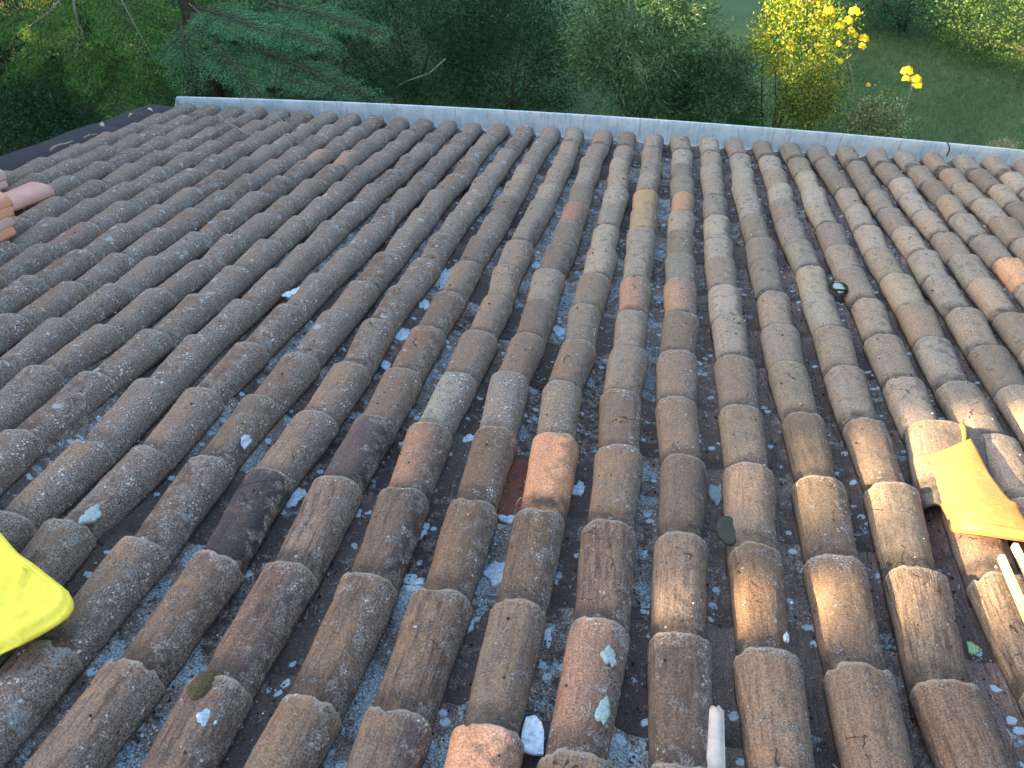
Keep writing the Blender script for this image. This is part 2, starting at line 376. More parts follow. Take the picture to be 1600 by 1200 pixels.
# ------------------------------------------------------------------ tiles
OFF = {(0,0):(-0.03,-0.09),(0,1):(-0.02,-0.07),(0,2):(0.02,0.03),(0,3):(-0.1,0.03),(0,4):(-0.09,0.05),(0,5):(-0.01,0.06),(0,6):(-0.04,0.13),(0,7):(-0.03,0.04),(0,8):(-0.02,-0.14),(0,9):(0.01,-0.08),(1,0):(-0.05,-0.13),(1,1):(-0.05,-0.11),(1,2):(0.0,-0.01),(1,3):(-0.01,0.01),(1,4):(-0.01,0.06),(1,5):(-0.03,0.13),(1,6):(-0.04,0.03),(1,7):(-0.07,0.06),(1,8):(-0.05,-0.14),(1,9):(-0.03,-0.18),(2,0):(-0.04,-0.15),(2,1):(-0.02,-0.1),(2,2):(0.02,-0.1),(2,3):(0.02,-0.03),(2,4):(-0.04,0.02),(2,5):(-0.02,-0.1),(2,6):(0.02,-0.11),(3,0):(-0.12,-0.21),(3,1):(-0.02,-0.13),(3,2):(0.07,-0.04),(3,3):(0.01,-0.01),(3,4):(-0.0,0.08),(3,5):(0.05,0.12),(-1,-1):(-0.06,-0.12),(-1,0):(0.03,-0.07),(-1,1):(0.0,-0.02),(-1,2):(0.02,0.1),(-1,3):(-0.06,0.08),(-1,4):(-0.01,0.03),(-1,5):(-0.03,-0.09),(-1,6):(-0.04,0.04),(-2,-1):(0.02,0.02),(-2,0):(0.03,0.01),(-2,1):(0.03,0.04),(-2,2):(-0.0,0.2),(-2,3):(-0.1,0.14),(-2,4):(0.01,0.05),(-2,5):(-0.04,0.0),(-2,6):(0.01,0.01),(-3,-1):(0.06,0.01),(-3,0):(0.07,0.03),(-3,1):(0.08,0.06),(-3,2):(0.03,0.18),(-3,3):(-0.07,0.23),(-3,4):(0.0,0.07),(-3,5):(0.02,0.11),(-4,-1):(0.12,-0.03),(-4,0):(0.12,0.09),(-4,1):(0.04,0.12),(-5,-1):(0.06,0.02),(-5,0):(0.08,0.09),(-5,1):(0.02,0.16),(-6,-1):(0.08,0.03),(-6,0):(0.12,0.05),(-6,1):(-0.02,0.12),(-7,-1):(-0.08,0.08),(-7,0):(0.16,0.1),(-7,1):(-0.0,0.23),(-7,2):(-0.03,0.27),(-8,0):(-0.11,0.22),(-8,1):(0.01,0.27),(-8,2):(-0.07,0.27),(-8,3):(-0.05,0.28),(-9,0):(0.02,0.24),(-9,1):(0.06,0.22),(-9,2):(-0.06,0.36),(-9,3):(-0.1,0.37),(-10,1):(-0.17,0.26),(-10,2):(-0.14,0.37),(-10,3):(-0.04,0.34),(-11,2):(-0.18,0.42),(-11,3):(-0.05,0.34),(-12,3):(-0.11,0.44),(-13,3):(-0.07,0.37)}
EXPO, V_0 = 1.7456, -24.86
def row_v(i, k):
    base = V_0 + EXPO * k
    if k >= 14: base = -0.05 + 0.10 * min(1, max(0, (-9 - i) / 7))
    if i < -6 and k < 13: base += min(0.38, 0.055 * (-6 - i) + 0.08) * (1 - max(0, k - 4) / 12)
    return base

def shell(kind, L, hw0, hw1, h0, h1, th, na, nl, seed, near, rag=0.004, warp=0.0):
    """tile shell, local coords: x across, y down-slope (tail at 0, head at -L), z up, base at 0.
    hw0/h0 at the tail, hw1/h1 at the head; kind 'cover' arches up, 'pan' hangs down."""
    y = np.append(-L + (L - 0.006) * np.linspace(0, 1, nl - 1), 0.0)
    t = np.linspace(0, 1, na)
    rng = np.random.RandomState(seed)
    V = []; UV = []
    sq = 0.74
    for inner in (0, 1):
        T, Y = np.meshgrid(t, y)
        f = -Y / L
        hw = hw0 + (hw1 - hw0) * f; h = h0 + (h1 - h0) * f
        hw = hw - inner * th; hh = h - inner * th
        if kind == 'cover':
            ph = pi * (1 - T); c = np.cos(ph); s_ = np.sin(ph)
            X = hw * np.sign(c) * np.abs(c) ** sq; Z = hh * np.abs(s_) ** sq
        else:
            ph = radians(62) * (2 * T - 1)
            rr = (hw0 + (hw1 - hw0) * f) / sin(radians(62)) + inner * th
            X = rr * np.sin(ph); Z = (rr - inner * th) - rr * np.cos(ph)
        P = np.stack([X.ravel(), Y.ravel(), Z.ravel()], 1)
        V.append(P); UV.append(np.stack([T.ravel(), Y.ravel()], 1))
    out, inn = V
    nrm = out - np.array([0, 0, 0 if kind == 'cover' else hw0]); nrm[:, 1] = 0; nrm /= np.linalg.norm(nrm, axis=1)[:, None] + 1e-9
    sh = np.array([rng.rand() * 50, rng.rand() * 50, rng.rand() * 50])
    Q = out + sh
    d = 0.0022 * vnoise(Q, 14, 1) + 0.0012 * vnoise(Q, 45, 2)
    if near: d = d + 0.0024 * np.maximum(0, vnoise(Q, 110, 3)) * np.clip(UV[0][:, 0] * 1.2 - .1 + np.clip(1 + out[:, 1] / .05, 0, 1) * .7, .1, 1) + 0.0007 * vnoise(Q * [6, 0.6, 6], 45, 4)
    # rounded worn rim at the tail
    e = np.clip(1 + out[:, 1] / 0.007, 0, 1); d = d - 0.0022 * e ** 2
    out = out + nrm * d[:, None]
    # ragged tail line
    rg = rag * (vnoise(np.stack([UV[0][:, 0] * 5, np.zeros(len(out)), np.full(len(out), sh[0])], 1), 1.0, 5) + 0.7 * vnoise(np.stack([UV[0][:, 0] * 20, np.zeros(len(out)), np.full(len(out), sh[0])], 1), 1.0, 6))
    for _c in range(rng.randint(0, 4) if kind == 'cover' else 0):
        cx_, cw_, cd_ = rng.uniform(.08, .92), rng.uniform(.025, .07), rng.uniform(.003, .011)
        rg = rg - cd_ * np.exp(-((UV[0][:, 0] - cx_) / cw_) ** 4)
    fall = np.clip(1 + out[:, 1] / 0.03, 0, 1)
    out[:, 1] += rg * fall; inn[:, 1] += rg * fall
    w_ = warp * np.sin(out[:, 1] / L * pi) ; out[:, 0] += w_; inn[:, 0] += w_
    V = np.vstack([out, inn]); UV = np.vstack(UV); N = na * nl
    idx = np.arange(N).reshape(nl, na)
    q = np.stack([idx[:-1, :-1], idx[:-1, 1:], idx[1:, 1:], idx[1:, :-1]], -1).reshape(-1, 4)
    F = [q, q[:, ::-1] + N]
    tail, head = idx[-1], idx[0]
    V = np.vstack([V, V[tail], V[tail + N]]); UV = np.vstack([UV, UV[tail], UV[tail + N]])
    ta = 2 * N + np.arange(na); tb = ta + na
    F.append(np.stack([ta[:-1], ta[1:], tb[1:], tb[:-1]], -1))
    F.append(np.stack([head[1:], head[:-1], head[:-1] + N, head[1:] + N], -1))
    l, r = idx[:, 0], idx[:, -1]
    F.append(np.stack([l[:-1], l[1:], l[1:] + N, l[:-1] + N], -1)); F.append(np.stack([r[1:], r[:-1], r[:-1] + N, r[1:] + N], -1))
    F = np.vstack(F)
    if kind == 'cover': F = F[:, ::-1]
    return V, F, UV
def rotm(rx, ry, rz):
    cx, sx, cy, sy, cz, sz = cos(rx), sin(rx), cos(ry), sin(ry), cos(rz), sin(rz)
    return np.array([[cz, -sz, 0], [sz, cz, 0], [0, 0, 1]]) @ np.array([[1, 0, 0], [0, cx, -sx], [0, sx, cx]]) @ np.array([[cy, 0, sy], [0, 1, 0], [-sy, 0, cy]])

ORD = ['zeroth', 'first', 'second', 'third', 'fourth', 'fifth', 'sixth', 'seventh', 'eighth', 'ninth', 'tenth', 'eleventh', 'twelfth', 'thirteenth', 'fourteenth', 'fifteenth', 'sixteenth', 'seventeenth', 'eighteenth', 'nineteenth', 'twentieth', 'twenty-first', 'twenty-second', 'twenty-third', 'twenty-fourth', 'twenty-fifth', 'twenty-sixth', 'twenty-seventh', 'twenty-eighth', 'twenty-ninth', 'thirtieth', 'thirty-first', 'thirty-second', 'thirty-third', 'thirty-fourth', 'thirty-fifth']
U_FIRST, U_LAST = -20, 13
# (tint, lichen, orange side, dark side, stripe, label)
SPECIAL = {
 (-2, 2): ((0.74, 0.38, 0.21), 0.0, 1.0, 0.22, 0.0, 'bright orange cover tile amid brown ones near the centre of the roof'),
 (-2, -1): ((0.72, 0.40, 0.25), 0.0, 0.9, 0.0, 0.1, 'bright orange cover tile cut off by the bottom edge of the photo'),
 (-6, 1): ((0.085, 0.07, 0.064), 0.15, 0.0, 0.72, 0.9, 'charcoal black cover tile with brown streaks, darkest of the left foreground'),
 (-5, 2): ((0.16, 0.12, 0.10), 0.2, 0.0, 0.8, 0.3, 'brown cover tile with a sooty black right flank, above the charcoal one'),
 (-4, 3): ((0.30, 0.29, 0.23), 0.75, 0.0, 0.0, 0.0, 'pale grey-green lichened cover tile left of centre'),
 (-3, 3): ((0.24, 0.22, 0.18), 0.75, 0.1, 0.2, 0.0, 'cover tile with pale green lichen cap right of the palest one'),
 (-2, 3): ((0.22, 0.19, 0.14), 0.7, 0.15, 0.0, 0.0, 'mossy beige cover tile directly beyond the bright orange one'),
 (-1, 6): ((0.26, 0.20, 0.15), 0.35, 0.36, 0.1, 0.1, 'cover tile with an orange left half, left one of two alike'),
 (0, 6): ((0.26, 0.20, 0.15), 0.4, 0.36, 0.1, 0.1, 'cover tile with an orange left half, right one of two alike'),
 (-4, 2): ((0.21, 0.15, 0.11), 0.3, 0.38, 0.3, 0.2, 'brown cover tile with a rust orange left flank beside a white flake'),
 (-1, 0): ((0.23, 0.155, 0.12), 0.5, 0.30, 0.15, 0.4, 'reddish brown cover tile with a pale blue lichen streak, near bottom centre'),
 (8, 8): ((0.60, 0.38, 0.22), 0.1, 0.4, 0.0, 0.1, 'cover tile painted sunlit orange at the right edge above the orange sheet'),  # orange tint puts a sun patch into the tile colour
 (-15, 6): ((0.22, 0.14, 0.11), 0.6, 0.15, 0.0, 0.1, 'red-brown cover tile with a white lichen streak near the pink tiles'),
 (-12, 6): ((0.16, 0.15, 0.13), 0.95, 0.0, 0.0, 0.0, 'cover tile crusted in pale blue lichen in the left middle'),
 (-12, 11): ((0.30, 0.21, 0.15), 0.4, 0.2, 0.0, 0.0, 'tan orange cover tile in the far left, left one of the pair'),
 (-11, 11): ((0.30, 0.21, 0.15), 0.4, 0.2, 0.0, 0.0, 'tan orange cover tile in the far left, right one of the pair'),
 (-1, 9): ((0.33, 0.26, 0.15), 0.2, 0.1, 0.0, 0.0, 'ochre stained cover tile in the middle distance'),
 (-3, 9): ((0.25, 0.16, 0.12), 0.2, 0.25, 0.2, 0.0, 'rusty red cover tile in the middle distance'),
 (-1, 10): ((0.38, 0.27, 0.15), 0.2, 0.2, 0.0, 0.0, None), (0, 10): ((0.34, 0.23, 0.15), 0.2, 0.3, 0.0, 0.0, None),
 (-5, 0): ((0.16, 0.115, 0.09), 0.4, 0.1, 0.1, 0.8, None), (-7, -1): ((0.20, 0.15, 0.12), 0.7, 0.1, 0.0, 0.9, None),
}
def nz(i, k, s): return float(hash3(np.array([i + 50]), np.array([k + 50]), np.array([s]), 11)[0])
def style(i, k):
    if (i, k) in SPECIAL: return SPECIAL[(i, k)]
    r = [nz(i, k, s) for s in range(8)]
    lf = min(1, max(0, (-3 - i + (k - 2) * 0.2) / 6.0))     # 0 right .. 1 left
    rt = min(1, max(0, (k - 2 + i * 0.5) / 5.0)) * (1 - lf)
    brown = np.array([0.205, 0.148, 0.106]); grey = np.array([0.200, 0.150, 0.112]); beige = np.array([0.290, 0.252, 0.200])  # beige is lightened toward the far right to paint in haze
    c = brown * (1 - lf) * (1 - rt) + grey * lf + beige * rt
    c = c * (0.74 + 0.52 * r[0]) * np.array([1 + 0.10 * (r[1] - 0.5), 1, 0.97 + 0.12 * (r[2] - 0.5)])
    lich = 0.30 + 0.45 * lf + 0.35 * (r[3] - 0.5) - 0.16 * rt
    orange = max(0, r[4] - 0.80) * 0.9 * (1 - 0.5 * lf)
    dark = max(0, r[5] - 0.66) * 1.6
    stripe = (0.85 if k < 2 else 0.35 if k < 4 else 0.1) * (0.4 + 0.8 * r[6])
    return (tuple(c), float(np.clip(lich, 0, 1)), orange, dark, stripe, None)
def word(tint, lich, orange, dark, stripe, near):
    a = 'grey' if tint[0] < 0.15 else 'brown' if tint[2] / tint[0] < 0.64 else 'beige'
    if lich > 0.62: return 'lichen crusted ' + a
    if orange > 0.2: return 'rust tinged ' + a
    if dark > 0.3: return 'soot stained ' + a
    if stripe > 0.6: return 'streaky ' + a
    return 'weathered ' + a
def project(P):
    d = CAM_R.T @ (P - CAM_P)
    return 800 + F_PX * d[0] / -d[2], 600 - F_PX * d[1] / -d[2], -d[2]
cand = []
for i in range(U_FIRST, U_LAST + 1):
    for k in range(-3, 15):
        v = row_v(i, k)
        q = [project(W(i + a, v - b, 0)) for a in (-.3, .3) for b in (0, EXPO)]
        if any(-40 <= x <= 1640 and -40 <= y <= 1240 and d > 0.3 for x, y, d in q):
            cx = sum(min(max(a[0], 0), 1600) for a in q) / 4; vis = any(0 <= x <= 1600 and 0 <= y <= 1200 for x, y, d in q)
            cand.append((vis, -q[0][2], i, k))
cand.sort(reverse=True)
single = set((i, k) for _, _, i, k in cand[:300])
far_parts = []; GRP = 'curved cover tiles laid in columns down the roof'
Z0 = -0.385
for vis, nd, i, k in cand:
    dist = -nd
    near = dist < 3.4
    na, nl = (44, 96) if dist < 2.6 else (32, 60) if near else (22, 34) if dist < 5 else (16, 22)
    st = style(i, k); tint, lich, orange, dark, stripe, lab = st
    du, dv = OFF.get((i, k), ((nz(i, k, 20) - .5) * .13, (nz(i, k, 21) - .5) * .22))
    if (i, k) in OFF and i <= -7: dv = dv - (row_v(i, k) - (V_0 + EXPO * k))
    if k < 5 and i < -10: dv *= 0.6
    if (i, k) == (-7, 0): du = .05
    if (i, k) == (4, 3): du = .27
    if (i, k) == (4, 2): du = .14
    if (i, k) == (-7, -1): du = .0
    dun = OFF.get((i, k - 1), ((nz(i, k - 1, 20) - .5) * .13, 0))[0]
    if (i, k - 1) == (-7, 0): dun = .05
    if (i, k - 1) == (-7, -1): dun = .0
    aim = (dun - du) / EXPO
    wob = 1 + (nz(i, k, 22) - .5) * .14
    big = (i, k) in ((4, 3),)
    hw = 0.082 * wob * (1.56 if big else 1)
    Lt = 0.455 if k < 14 else 0.50
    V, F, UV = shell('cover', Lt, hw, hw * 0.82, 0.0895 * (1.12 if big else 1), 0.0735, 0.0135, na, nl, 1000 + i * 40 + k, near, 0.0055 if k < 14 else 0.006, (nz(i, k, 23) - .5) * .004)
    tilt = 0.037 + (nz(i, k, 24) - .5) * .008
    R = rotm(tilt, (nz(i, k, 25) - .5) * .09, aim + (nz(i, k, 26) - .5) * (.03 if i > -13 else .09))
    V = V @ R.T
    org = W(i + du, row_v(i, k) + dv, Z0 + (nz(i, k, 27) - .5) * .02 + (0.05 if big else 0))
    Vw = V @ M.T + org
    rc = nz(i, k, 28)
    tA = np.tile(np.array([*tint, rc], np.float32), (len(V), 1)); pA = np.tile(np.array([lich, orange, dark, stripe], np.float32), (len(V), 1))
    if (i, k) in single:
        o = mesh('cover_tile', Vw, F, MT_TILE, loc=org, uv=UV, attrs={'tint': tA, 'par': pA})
        if not lab:
            lab = '%s cover tile, %s row up from gutter, %s column from black strip' % (word(tint, lich, orange, dark, stripe, near), ORD[15 - k], ORD[i - U_FIRST + 1])
        tag(o, lab, 'roof tile', GRP)
    else:
        far_parts.append((Vw, F, UV, tA, pA))
if far_parts:
    n = 0; FF = []
    for p in far_parts: FF.append(p[1] + n); n += len(p[0])
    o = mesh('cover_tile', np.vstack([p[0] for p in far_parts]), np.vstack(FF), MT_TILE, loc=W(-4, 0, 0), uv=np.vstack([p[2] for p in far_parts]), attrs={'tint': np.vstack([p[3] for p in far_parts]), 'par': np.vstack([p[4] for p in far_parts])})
    tag(o, 'small far cover tiles in the last rows before the gutter', 'roof tile', None, 'stuff')

# channel tiles between the columns
PG = 'dirty channel tiles lying in the troughs between cover tiles'
pans = []
for i in range(U_FIRST - 1, U_LAST + 1):
    for k in range(-3, 15):
        v = V_0 + EXPO * k + 0.55 + (nz(i, k, 40) - .5) * .3
        if k == 14: v = 0.42
        if (i, k) == (-3, 2): v = -21.25
        if (i, k) == (-3, 1): v = -22.95
        q = [project(W(i + .5 + a, v - b, -.4)) for a in (-.2, .2) for b in (0, EXPO)]
        if any(-40 <= x <= 1640 and -40 <= y <= 1260 and d > 0.3 for x, y, d in q):
            pans.append((any(0 <= x <= 1600 and 0 <= y <= 1200 for x, y, d in q), -q[0][2], i, k, v))
pans.sort(reverse=True); far_parts = []
for n_p, (vis, nd, i, k, v) in enumerate(pans):
    dist = -nd; near = dist < 3.2
    na, nl = (30, 60) if near else (14, 22) if dist < 5 else (10, 14)
    V, F, UV = shell('pan', 0.45, 0.080, 0.070, 0, 0, 0.013, na, nl, 5000 + i * 40 + k, near, 0.004)
    R = rotm(0.026, (nz(i, k, 41) - .5) * .06, (nz(i, k, 42) - .5) * .03); V = V @ R.T
    org = W(i + .5 + (nz(i, k, 43) - .5) * .06, v, -0.50)
    Vw = V @ M.T + org
    r0 = nz(i, k, 44); lf = min(1, max(0, (-2 - i) / 8.0))
    tint = (np.array([0.085, 0.070, 0.062]) if i < 0 else np.array([0.155, 0.120, 0.100])) * (0.75 + 0.6 * r0); lich = (0.25 + 0.70 * nz(i, k, 45)) if i < 0 else 0.12 + 0.5 * nz(i, k, 45)
    lab = None
    if (i, k) == (-3, 2): tint = np.array([0.20, 0.085, 0.058]); lich = 0.0; lab = 'red-brown channel tile left of the bright orange cover tile'
    if (i, k) == (-3, -2): tint = np.array([0.12, 0.06, 0.045]); lich = 0.1
    tA = np.tile(np.array([*tint, r0], np.float32), (len(V), 1)); pA = np.tile(np.array([lich, 0, 0.15 * nz(i, k, 46), 1.0 if i > 0 else 0.35], np.float32), (len(V), 1))
    if n_p < 300:
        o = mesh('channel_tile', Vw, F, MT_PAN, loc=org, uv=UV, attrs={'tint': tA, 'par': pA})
        if not lab:
            lab = '%s channel tile, %s row up from gutter, %s trough from black strip' % ('lichen patched' if lich > 0.6 else 'dark dirty', ORD[15 - k], ORD[max(1, i - U_FIRST + 1)])
            if i < U_FIRST: lab = 'dark channel tile hidden beside the black strip, %s up from the gutter' % ORD[15 - k]
        tag(o, lab, 'channel tile', PG)
    else: far_parts.append((Vw, F, UV, tA, pA))
if far_parts:
    n = 0; FF = []
    for p in far_parts: FF.append(p[1] + n); n += len(p[0])
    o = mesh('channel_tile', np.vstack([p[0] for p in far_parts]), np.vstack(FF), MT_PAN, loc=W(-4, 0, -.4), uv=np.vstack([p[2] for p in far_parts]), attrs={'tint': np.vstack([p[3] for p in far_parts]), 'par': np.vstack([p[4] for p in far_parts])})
    tag(o, 'small far channel tiles in the troughs nearest the gutter', 'channel tile', None, 'stuff')

# ------------------------------------------------------------------ gutter
gut = empty('gutter', W(-4, 0.3, -0.3), 'long pale blue metal gutter along the lower edge of the tiles', 'gutter')
def g_profile():
    # y (outwards), z ; metres relative to the eaves line: inner lip, half round trough, outer lip with bead
    pr = [(0.015, -0.125)]
    for t in np.linspace(0, 1, 12): pr.append((0.067 - 0.052 * cos(pi * t), -0.130 - 0.050 * sin(pi * t)))
    pr += [(0.120, -0.080), (0.121, -0.030), (0.122, 0.012)]
    for t in np.linspace(0, 1, 7)[1:]: pr.append((0.129 - 0.007 * cos(pi * t * 1.5), 0.012 + 0.007 * sin(pi * t * 1.5)))
    return np.array(pr)
pr = g_profile(); ux = np.linspace(-20.9, 15.5, 90)
def g_lift(u): return 0.036 - 0.00170 * u - 0.00026 * u * u
V = []
for u in ux:
    for (a, b) in pr: V.append((u * S, a, b + g_lift(u) * min(1, max(0, (b + .13) / .1))))
for u in ux:
    for (a, b) in pr: V.append((u * S, a + 0.0015, b + g_lift(u) * min(1, max(0, (b + .13) / .1)) - 0.0018))
V = np.array(V); npf = len(pr); nu = len(ux); F = []
for a in range(nu - 1):
    for b in range(npf - 1):
        q = (a * npf + b, (a + 1) * npf + b, (a + 1) * npf + b + 1, a * npf + b + 1); F.append(q); F.append(tuple(x + nu * npf for x in q[::-1]))
mesh('channel', V, np.array(F), M_GUTTER, gut)
def cap(u):
    pts = [(u * S, a, b + g_lift(u) * min(1, max(0, (b + .13) / .1))) for a, b in pr[:16]]; pts2 = [(u * S + 0.003, a, b) for _, a, b in pts]
    n = len(pts); F = [tuple(range(n)), tuple(range(2 * n - 1, n - 1, -1))] + [(j, (j + 1) % n, n + (j + 1) % n, n + j) for j in range(n)]
    return np.array(pts + pts2), F
V, F = cap(-20.92); mesh('end_cap', V, F, M_GUTTER, gut, smooth=False)
uj = roof_at(1490, 240, 0.1)[0]
V, F = tube([(uj * S - 0.003, 0.004, -0.03 + g_lift(uj)), (uj * S + 0.001, 0.01, 0.018 + g_lift(uj)), (uj * S + 0.004, 0.04, 0.028 + g_lift(uj)), (uj * S + 0.005, 0.125, 0.022 + g_lift(uj))], 0.006)
mesh('joint_clip', V, fix(F), M_BLACK, gut)
for u in (-17.5, -13, -8.5, -4, 0.5, 5, 13.5):
    pts = [(u * S, a + 0.003, b - 0.004) for a, b in pr[1:13]]
    V, F = tube(pts, 0.004, 5); mesh('bracket', V, fix(F), M_GUTTER, gut)

# ------------------------------------------------------------------ verge felt strip
UA, UB = -21.85, -20.25
vv = np.linspace(-22, -0.1, 70); cross = [(-0.0, -0.62), (0.02, -0.17), (0.4, -0.14), (0.8, -0.16), (1.2, -0.20), (1.45, -0.36), (1.6, -0.55)]
V = []
for v in vv:
    for (a, b) in cross: V.append((UA + a, v, b))
V = np.array(V); nz_ = vnoise(V * S, 9, 4); V[:, 2] += nz_ * 0.07; V[:, 0] += 0.05 * vnoise(V * S, 5, 9)
V2 = V.copy(); V2[:, 2] -= 0.03; nc = len(cross)
VV = np.array([W(*p) for p in np.vstack([V, V2])]); F = []
for a in range(len(vv) - 1):
    for b in range(nc - 1):
        q = (a * nc + b, a * nc + b + 1, (a + 1) * nc + b + 1, (a + 1) * nc + b); F.append(q); F.append(tuple(x + len(V) for x in q[::-1]))
tag(mesh('verge_strip', VV, np.array(F), M_FELT, loc=W(UA + .6, -10, -.2)), 'black bitumen felt strip along the left verge of the roof', 'roofing felt')

# ------------------------------------------------------------------ new terracotta tiles at the left edge
NG = 'new terracotta tiles stacked by the left edge'
def loose_tile(u, v, z, yaw, mat, label, L=0.44, hw=0.085, h=0.07, roll=0.0, tilt=0.0, seed=0):
    V, F, UV = shell('cover', L, hw, hw * .86, h, h * .86, 0.012, 30, 40, seed, False, 0.001)
    V = V @ rotm(tilt, roll, yaw).T; org = W(u, v, z)
    return tag(mesh('terracotta_tile', V @ M.T + org, F, mat, loc=org, uv=UV), label, 'roof tile', NG)
pu, pv = roof_at(87, 302, 0.0)
loose_tile(pu - 0.42, pv, 0.0, radians(-3), M_CLAY_PINK, 'smooth pink terracotta tile lying loose above its stack at the left edge', roll=0.12, seed=1, hw=0.098, h=0.062)
su, sv_ = roof_at(28, 368, 0.0)
for j in range(4):
    m_ = [M_CLAY_NEW, M_CLAY_PALE, M_CLAY_NEW, M_CLAY_NEW][j]
    lb = ['orange terracotta tile at the bottom of the stack of four on the left edge', 'pale greyish terracotta tile, second from the bottom of the stack of four', 'orange terracotta tile, second from the top of the stack of four', 'peach terracotta tile topmost in the stack of four below the pink tile'][j]
    loose_tile(su - 0.42 - 0.05 * j, sv_ + 0.12 * j, 0.02 + 0.20 * j, radians(2 - j), m_, lb, seed=10 + j)
su, sv_ = roof_at(17, 292, 0.0)
for j in range(2):
    loose_tile(su - 0.40 - 0.05 * j, sv_ - 0.05 + .1 * j, 0.0 + 0.2 * j, radians(-2 + 2 * j), M_CLAY_PALE, ['pale pink terracotta tile under another beyond the pink tile at the left edge', 'pale pink terracotta tile resting on another beyond the pink tile'][j], seed=20 + j)

# ------------------------------------------------------------------ small growths and bits on the roof
def cover_z(a):      # height of a cover tile's crown at offset a (roof units) from its axis
    t = min(1, abs(a) / 0.36); return Z0 + 0.385 * (1 - t ** 2.7) ** 0.4
def surf_z(u, v):
    i = round(u); a = u - i
    zc = cover_z(a) if abs(a) < 0.34 else -9
    b = abs(a) - 0.5
    zp = -0.515 + 0.42 - math.sqrt(max(0.0, 0.42 ** 2 - b * b)) + 0.0
    return max(zc, zp - 0.0)
def flake(name, px, py, wpx, hpx, mat, label, cat, th=0.0022, seed=0, rough=0.34, lift=0.012, group=None, dome=0.0, z=None):
    """irregular thin crust following the surface it grows on; size in picture pixels measured there."""
    zz = -0.38
    for _ in range(4):
        u, v = roof_at(px, py, zz); zz = surf_z(u, v) if z is None else z
    p0, p1, p2 = project(W(u, v, zz)), project(W(u + .1, v, zz)), project(W(u, v + .1, zz))
    ru = wpx / 2 / (abs(p1[0] - p0[0]) * 10); rv = hpx / 2 / (abs(p2[1] - p0[1]) * 10)
    rng = np.random.RandomState(seed); nr, nt_ = 5, 26; ph = rng.rand(6) * 6.28
    V = [(u, v)]
    for a in range(1, nr + 1):
        for t in range(nt_):
            th_ = 2 * pi * t / nt_
            r = a / nr * (1 + rough * (0.5 * sin(2 * th_ + ph[0]) + 0.4 * sin(3 * th_ + ph[1]) + 0.35 * sin(5 * th_ + ph[2]) + 0.25 * sin(9 * th_ + ph[3])))
            r += (rng.rand() - .5) * .5 * rough * (a / nr) ** 2
            V.append((u + ru * r * cos(th_), v + rv * r * sin(th_)))
    top = []; bot = []
    for n_i, (a, b) in enumerate(V):
        zs = min(max(surf_z(a, b), zz - .03), zz + .035) if z is None else zz
        rr = 0 if n_i == 0 else ((n_i - 1) // nt_ + 1) / nr
        bumpz = (th / S) * (1 - 0.55 * rr ** 4) + dome / S * (1 - rr ** 2) + 0.002 * math.sin(n_i * 2.3 + seed)
        top.append(W(a, b, zs + lift + bumpz)); bot.append(W(a, b, zs + lift - 0.04))
    n0 = len(top); F = []
    for t in range(nt_): F.append((0, 1 + t, 1 + (t + 1) % nt_))
    for a in range(nr - 1):
        for t in range(nt_):
            p, q = 1 + a * nt_ + t, 1 + a * nt_ + (t + 1) % nt_; F.append((p, p + nt_, q + nt_, q))
    b0 = 1 + (nr - 1) * nt_
    for t in range(nt_): F.append((b0 + t, n0 + b0 + t, n0 + b0 + (t + 1) % nt_, b0 + (t + 1) % nt_))
    F.append(tuple(n0 + b0 + t for t in range(nt_))[::-1])
    return tag(mesh(name, np.array(top + bot), F, mat, loc=W(u, v, zz)), label, cat, group)
LG = 'pale lichen flakes on the old tiles'
